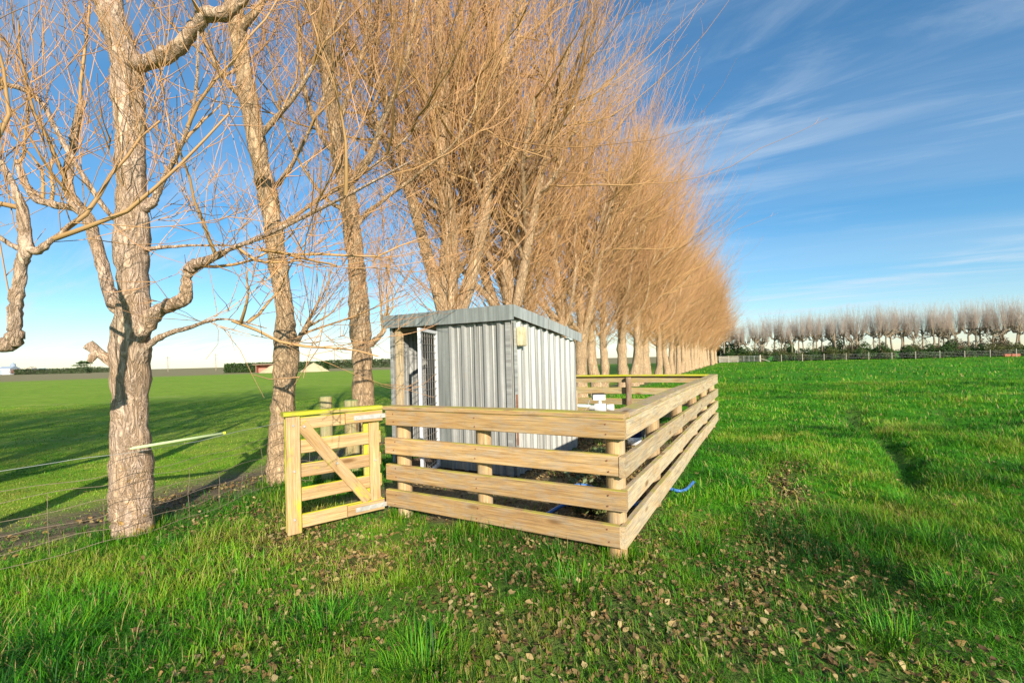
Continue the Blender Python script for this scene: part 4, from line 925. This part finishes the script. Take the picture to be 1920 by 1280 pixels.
for i, (x, Y, h) in enumerate(((315, 210, 7.0), (405, 200, 7.5), (628, 190, 8.0), (170, 300, 8.5))):
    c_ = px(x, 690, Y); r = empty('power_pole', (c_.x, c_.y, 0), 'thin power pole on the horizon, %s from the left' % ['second', 'third', 'fourth', 'first'][i], 'pole', 'power poles on the left horizon')
    MB().tube([(0, 0, -0.3), (0, 0, h)], [0.17, 0.12], 8).build('pole', BARKF, r); MB().box((0, 0, h - 0.5), (1.9, 0.12, 0.14)).build('crossarm', BARKF, r)
    for x_ in (-0.8, 0.0, 0.8): MB().tube([(x_, 0, h - 0.43), (x_, 0, h - 0.2)], [0.05, 0.03], 6).build('insulator', WHITE, r)
WB = plain('white_shed_wall', (0.72, 0.73, 0.74), 0.6, 0, 0.05); SLATE = plain('slate_blue_roof', (0.34, 0.40, 0.46), 0.6, 0, 0.1)
def barn(name, x, Y, w, d_, h, rh, lab):
    c_ = px(x, 700, Y); r = empty(name, (c_.x, c_.y, -0.1), lab, 'building', 'farm buildings on the left horizon')
    MB().box((0, 0, h / 2), (w, d_, h)).build('wall', WB, r)
    MB().add([(-w / 2 - .2, -d_ / 2 - .3, h), (w / 2 + .2, -d_ / 2 - .3, h), (w / 2 + .2, d_ / 2 + .3, h), (-w / 2 - .2, d_ / 2 + .3, h), (-w / 2 - .2, 0, h + rh), (w / 2 + .2, 0, h + rh)], [(0, 1, 5, 4), (2, 3, 4, 5), (0, 4, 3), (1, 2, 5), (3, 2, 1, 0)]).build('roof', SLATE, r)
    MB().box((-w * 0.22, -d_ / 2 - 0.03, h * 0.42), (w * 0.18, 0.06, h * 0.84)).build('door', SLATE, r)
barn('farm_shed', 17, 330, 9, 7, 4.2, 2.0, 'white farm shed at the extreme left horizon'); barn('farm_house', 73, 330, 9, 6, 2.8, 1.4, 'low white building right of the reddish bush on the horizon')
sc_ = px(25, 700, 345); so_ = empty('silo', (sc_.x, sc_.y, 0), 'grey silo above the white farm shed', 'silo')
MB().tube([(0, 0, 0), (0, 0, 7.5)], 1.6, 14).build('drum', SLATE, so_, True); MB().tube([(0, 0, 7.52), (0, 0, 8.8)], [1.65, 0.3], 14).build('cone_roof', SLATE, so_)
rb = px(38, 704, 300); r = empty('reddish_bush', (rb.x, rb.y, 0), 'russet leafless bush beside the white farm shed', 'shrub'); r.scale = (7, 5, 4.6)
link('foliage', leaf_cloud('russet', 1500, (1, 1, 1), [(0.36, 0.17, 0.10), (0.28, 0.14, 0.09)], leaf=0.06), BUSHM, r); link('stems', STEM, BARKF, r)
pt = px(158, 700, 300); r = empty('spreading_pine', (pt.x, pt.y, 0), 'dark layered pine on the left horizon', 'tree')
MB().tube([(0, 0, -0.2), (0.1, 0, 3), (0, 0, 6.5)], [0.3, 0.22, 0.08], 8).build('trunk', BARKF, r)
V_ = []
for (z, w) in ((3.4, 6.5), (4.8, 5.2), (6.0, 4.6), (6.8, 2.5)):
    V_.append((z, w))
lc = []
for z, w in V_:
    me = leaf_cloud('layer', 500, (w, w, 1.0), GR1, leaf=0.35); o = link('foliage', me, BUSHM, r); o.location = (0, 0, z - 0.3)

# ------------------------------------------------------------------ netting fence along the row
wf = empty('wire_netting_fence', (-3.2, 3.9, 0), 'rusty wire netting fence running past the near trunks on the left', 'fence')
fpts = [Vector((-6.9, -2.0, 0)), Vector((-4.8, 1.55, 0)), Vector((-3.66, 3.25, 0)), b1 + Vector((0.18, -0.19, 0)), Vector((-2.98, 4.55, 0)), b2 + Vector((0.10, -0.19, 0)), Vector((-2.36, 5.53, 0)), Vector((-2.2, 6.12, 0))]
def fz_(p, h): return Vector((p.x, p.y, zb(p.x, p.y) + h))
fp = smooth_path(fpts, 8); 
def wire(h, r_, sag=0.012): return [fz_(p, h + sag * math.sin(i * 0.9 + h * 20)) for i, p in enumerate(fp)]
m_ = MB(); hs = (0.06, 0.17, 0.28, 0.40, 0.53, 0.60)
for h in hs: m_.tube(wire(h, 0), 0.0022, 4)
m_.build('wires', WIRE, wf)
arc = 0.0
for i in range(len(fp) - 1):
    sl = (fp[i + 1] - fp[i]).length; nk = 0.32 * math.ceil(arc / 0.32)
    while nk < arc + sl:
        p = fp[i].lerp(fp[i + 1], (nk - arc) / sl); j0, j1 = random.choice(((0, 5), (0, 5), (0, 4), (1, 5), (0, 3)))
        MB().tube([fz_(p + Vector((random.uniform(-.012, .012), random.uniform(-.012, .012), 0)), h) for h in hs[j0:j1]], 0.0017, 4).build('stay_wire', WIRE, wf)
        nk += 0.32
    arc += sl
MB().tube(wire(0.76, 0, 0.004), 0.0022, 4).build('top_wire', WIREW, wf)
ta = px(243, 841, 3.82); tb_ = px(418, 812, 4.35)
tu = MB().tube([ta, ta.lerp(tb_, 0.06), tb_], [0.006, 0.013, 0.013], 10).build('insulator_tube', TUBEG, wf, True); MB().tube([tb_, tb_ + (tb_ - ta).normalized() * 0.02], 0.015, 10).build('tube_end', YELL, tu)

# ------------------------------------------------------------------ grass
def blades(x, y, L, w, az, lean, col):
    n_ = len(x); z = hgt(x, y) - 0.01
    dx, dy = np.cos(az), np.sin(az); sxv, syv = -dy, dx
    b_ = np.stack([x, y, z], -1); sv = np.stack([sxv, syv, np.zeros(n_)], -1) * (w / 2)[:, None]; dv = np.stack([dx, dy, np.zeros(n_)], -1)
    m1 = b_ + dv * (L * lean * 0.35)[:, None]; m1[:, 2] += L * 0.55 * (1 - 0.25 * lean)
    tp = b_ + dv * (L * lean)[:, None]; tp[:, 2] += L * np.sqrt(np.maximum(0.06, 1 - lean ** 2)) * 0.95
    V = np.stack([b_ - sv, b_ + sv, m1 + sv * 0.8, m1 - sv * 0.8, tp], 1).reshape(-1, 3); i = np.arange(n_)[:, None] * 5
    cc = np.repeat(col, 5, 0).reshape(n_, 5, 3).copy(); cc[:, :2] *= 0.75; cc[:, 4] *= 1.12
    return V, i + np.array([[0, 1, 2, 3]]), i + np.array([[3, 2, 4]]), cc.reshape(-1, 3)
PAL = np.array([(0.014, 0.10, 0.006), (0.045, 0.23, 0.007), (0.095, 0.35, 0.009), (0.19, 0.42, 0.015), (0.33, 0.42, 0.03), (0.48, 0.38, 0.14)])
GV = []; GQ = []; GT = []; GC = []; goff = 0; ntot = 0
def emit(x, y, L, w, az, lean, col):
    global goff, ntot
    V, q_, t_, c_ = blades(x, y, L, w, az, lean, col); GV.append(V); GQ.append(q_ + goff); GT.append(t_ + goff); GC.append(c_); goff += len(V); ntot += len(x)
def in_view(x, y, mg=1.0): return (y > 1.3) & (np.abs(x) < y * 1.16 + mg)
shed_c = np.array([SC + SF * (WF / 2) + SS * (WS / 2)])
def clear(x, y):
    q0 = (x - SC[0]) * SF[0] + (y - SC[1]) * SF[1]; q1 = (x - SC[0]) * SS[0] + (y - SC[1]) * SS[1]
    return ~((q0 > -0.06) & (q0 < WF + 0.06) & (q1 > -0.06) & (q1 < WS + 0.06))
def colours(x, y, n_, left):
    g = fbm(x * 0.9 + 3, y * 0.9, 3); g2 = fbm(x * 3.2 + 11, y * 3.2 + 4, 2); s_ = np.clip(g * 5.0 + g2 * 3.6 - 2.2 + rng.normal(size=n_) * 0.75 + 1.3 * left, 0, 4.4)
    s_ = np.where(rng.random(n_) < 0.07, 5, s_); i0 = np.minimum(s_.astype(int), 4); f_ = (s_ - i0)[:, None]
    c_ = PAL[i0] * (1 - f_) + PAL[i0 + 1] * f_
    return c_ * rng.uniform(0.8, 1.2, (n_, 1)) * (0.46 + 0.98 * fbm(x * 0.6 + 50, y * 0.6, 4))[:, None]
def field(y0, y1, xm, nclump, per, spread, Lr, wr, tall=0.0, hum=False):
    yy = np.sqrt(rng.uniform(y0 ** 2, y1 ** 2, nclump)); xx = rng.uniform(-1, 1, nclump) * (yy * 1.14 + xm)
    s_ = row_s(xx, yy); u, v = pen_uv(xx, yy); ins = (u > -0.02) & (u < 3.3) & (v > 0) & (v < 7.2)
    soil = soil_mask(xx, yy); lit = litter_mask(xx, yy)
    keep = clear(xx, yy) & (rng.random(nclump) > soil * 0.86) & (rng.random(nclump) > lit * 0.72) & ~(ins & (rng.random(nclump) < 0.6)) & ~((s_ > 1.5) & hum)
    xx, yy, s_ = xx[keep], yy[keep], s_[keep]; nC = len(xx)
    hc = fbm(xx * 0.8 + 21, yy * 0.8 + 5, 3); tallc = sm(0.50, 0.68, hc) * sm(-0.3, -1.5, s_)
    left = sm(0.0, 1.0, s_)
    Lc = (rng.uniform(*Lr, nC) * (1 + tall * tallc)) * (1 - 0.55 * left)
    x = np.repeat(xx, per) + rng.normal(size=nC * per) * np.repeat(spread * (1 + 0.6 * tallc), per); y = np.repeat(yy, per) + rng.normal(size=nC * per) * np.repeat(spread * (1 + 0.6 * tallc), per)
    ox, oy = x - np.repeat(xx, per), y - np.repeat(yy, per); n_ = nC * per
    az = np.arctan2(oy, ox) + rng.normal(size=n_) * 0.9 + 0.0; L = np.repeat(Lc, per) * rng.uniform(0.55, 1.25, n_)
    lean = np.clip(rng.beta(2.6, 1.8, n_) * 1.0 + 0.1, 0.05, 0.97); w = rng.uniform(*wr, n_)
    ok = y > 1.2
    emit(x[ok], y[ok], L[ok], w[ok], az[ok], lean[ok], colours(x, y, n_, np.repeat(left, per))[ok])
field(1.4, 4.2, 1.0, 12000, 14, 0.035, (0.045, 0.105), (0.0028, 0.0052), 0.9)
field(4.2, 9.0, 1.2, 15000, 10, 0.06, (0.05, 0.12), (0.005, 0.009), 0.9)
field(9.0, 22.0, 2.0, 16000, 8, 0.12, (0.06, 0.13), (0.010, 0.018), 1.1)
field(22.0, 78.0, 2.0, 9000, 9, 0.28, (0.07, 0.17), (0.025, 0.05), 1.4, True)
# long arching tufts near the camera
tx = np.array([1.9, 2.6, -0.45, -1.0, 1.45, 3.1, 3.6, 0.35, -2.4, 2.9]); ty = np.array([2.3, 2.7, 2.15, 2.35, 3.6, 3.4, 4.2, 2.75, 2.4, 2.2])
for X_, Y_ in zip(tx, ty):
    n_ = 240; x = X_ + rng.normal(size=n_) * 0.10; y = Y_ + rng.normal(size=n_) * 0.10
    emit(x, y, rng.uniform(0.10, 0.24, n_), rng.uniform(0.003, 0.0055, n_), np.arctan2(y - Y_, x - X_) + rng.normal(size=n_) * 0.6, np.clip(rng.beta(4, 1.8, n_), 0.1, 0.96), PAL[rng.integers(0, 4, n_)] * rng.uniform(0.8, 1.25, (n_, 1)))
for bx_, by_, rr_ in ((b1.x, b1.y, 0.17), (b2.x, b2.y, 0.16), (b3.x, b3.y, 0.18), (-2.31, 5.62, 0.08), (*P2(0.105, 0.1, 0)[:2], 0.08), (*P2(1.24, 0.1, 0)[:2], 0.08), (*P2(LF - 0.11, 0.1, 0)[:2], 0.08)):
    n_ = 420; a = rng.uniform(0, 6.28, n_); q_ = rr_ + np.abs(rng.normal(size=n_)) * 0.06; x = bx_ + np.cos(a) * q_; y = by_ + np.sin(a) * q_       # uncut grass round trunks and posts
    emit(x, y, rng.uniform(0.05, 0.16, n_), rng.uniform(0.003, 0.006, n_), a + rng.normal(size=n_) * 0.8, np.clip(rng.beta(2, 2.5, n_), 0.05, 0.9), PAL[rng.integers(0, 5, n_)] * rng.uniform(0.7, 1.1, (n_, 1)))
gme = np_mesh('grass', np.concatenate(GV), [np.concatenate(GQ), np.concatenate(GT)], True, None, {'col': np.concatenate(GC)})
go = link('grass', gme, GRASSM); setp(go, 'lush green pasture grass growing over the ground', 'grass', kind='stuff')

# ------------------------------------------------------------------ weeds and hay in the pen
def weed(u, v, n_, sz, cols, lab, nm):
    p = at(u, v); me = leaf_cloud(nm, n_, (sz, sz, sz * 0.6), cols, leaf=0.035, lobes=6)
    r = empty(nm, p, lab, 'plant'); link('foliage', me, BUSHM, r)
    s_ = MB()
    for q_ in range(5): a = q_ * 1.3; s_.tube([(0, 0, -0.03), (0.25 * sz * math.cos(a), 0.25 * sz * math.sin(a), sz * 0.3)], [0.006, 0.003], 5)
    s_.build('stems', BARKF, r)
weed(0.95, 2.0, 700, 0.42, [(0.22, 0.27, 0.13), (0.14, 0.20, 0.08), (0.28, 0.30, 0.18)], 'grey-green weed clump at the foot of the shed wall', 'weed_clump')
weed(0.75, 2.7, 600, 0.40, [(0.18, 0.24, 0.10), (0.12, 0.17, 0.06)], 'darker weed clump beyond the grey-green one', 'weed_clump')
weed(0.30, 0.55, 900, 0.30, [(0.36, 0.29, 0.13), (0.26, 0.22, 0.10), (0.20, 0.20, 0.07)], 'dry hay clump inside the fence corner', 'hay_clump')
weed(0.62, 0.95, 700, 0.32, [(0.30, 0.29, 0.12), (0.18, 0.22, 0.07)], 'straw-coloured clump by the hose loops', 'hay_clump')

# ------------------------------------------------------------------ fallen leaves
def leaf_verts(seed):
    r_ = np.random.default_rng(seed); cu = r_.uniform(-1.4, 2.0); cv = r_.uniform(-0.6, 2.2); rows = [(-0.5, 0.04), (-0.30, r_.uniform(.26, .42)), (-0.02, r_.uniform(.30, .42)), (0.26, r_.uniform(.16, .28)), (0.58, 0.01)]; V = []
    for (x, hw) in rows:
        for s_ in (-1, 0, 1):
            y = hw * s_; V.append((x, y * (1 - 0.25 * abs(cv) * 0.5), 0.35 * cu * x * x + 0.55 * cv * y * y + r_.normal() * 0.07))
    Fq_ = [(i * 3 + j, i * 3 + j + 1, (i + 1) * 3 + j + 1, (i + 1) * 3 + j) for i in range(4) for j in range(2)]
    V = np.array(V); V[:, 2] -= V[:, 2].min(); return V, np.array(Fq_)
LC = np.array([(0.28, 0.19, 0.075), (0.36, 0.26, 0.11), (0.20, 0.12, 0.05), (0.42, 0.32, 0.15), (0.12, 0.075, 0.035), (0.32, 0.20, 0.07)])
LV = [leaf_verts(s_) for s_ in range(10)]
LM = []
for i, (V, f_) in enumerate(LV):
    me = np_mesh('leaf', V, [f_], True, None, {'col': np.repeat(LC[i % 6][None] * (0.85 + 0.05 * i), len(V), 0)}); me.materials.append(LEAFM); LM.append(me)
NL = 210000; lx = rng.uniform(-7, 8, NL); ly = rng.uniform(1.5, 13, NL); lm_ = litter_mask(lx, ly)
kp = (rng.random(NL) < lm_ ** 1.9 * 0.85 + 0.007 * (ly < 6)) & in_view(lx, ly, 0.8) & clear(lx, ly); lx, ly = lx[kp], ly[kp]
dist = np.hypot(lx, ly); od = np.argsort(dist); lx, ly = lx[od], ly[od]; nleaf = len(lx)
lz = hgt(lx, ly); size = rng.uniform(0.018, 0.048, nleaf); az = rng.uniform(0, 6.28, nleaf); tl = rng.normal(size=nleaf) * 0.45; tl2 = rng.normal(size=nleaf) * 0.45
LVs = []; LFs = []; LCs = []; off = 0
for i in range(nleaf):
    M = Matrix.Rotation(az[i], 3, 'Z') @ Matrix.Rotation(tl[i], 3, 'X') @ Matrix.Rotation(tl2[i], 3, 'Y'); lift = 0.002 + 0.026 * rng.random() ** 1.5
    if i < 300:
        o = bpy.data.objects.new('fallen_leaf', LM[i % 10]); COL.objects.link(o); o.parent = ground
        M4 = M.to_4x4() @ Matrix.Scale(size[i], 4); M4.translation = (lx[i], ly[i], lz[i] + lift); o.matrix_basis = M4
    else:
        V, f_ = LV[i % 10]; V = (V * size[i]) @ np.array(M).T + np.array([lx[i], ly[i], lz[i] + lift])
        LVs.append(V); LFs.append(f_ + off); off += len(V); LCs.append(np.repeat(LC[rng.integers(0, 6)][None] * rng.uniform(0.75, 1.2), len(V), 0))
lme = np_mesh('leaf_litter', np.concatenate(LVs), [np.concatenate(LFs)], True, None, {'col': np.concatenate(LCs)})
lo_ = link('leaf_litter', lme, LEAFM, ground); lo_['kind'] = 'stuff'
print('grass blades', ntot, 'leaves', nleaf, 'tris', sum(sum(len(p.vertices) - 2 for p in me.polygons) if len(me.polygons) < 2000 else len(me.loops) - 2 * len(me.polygons) for me in bpy.data.meshes))
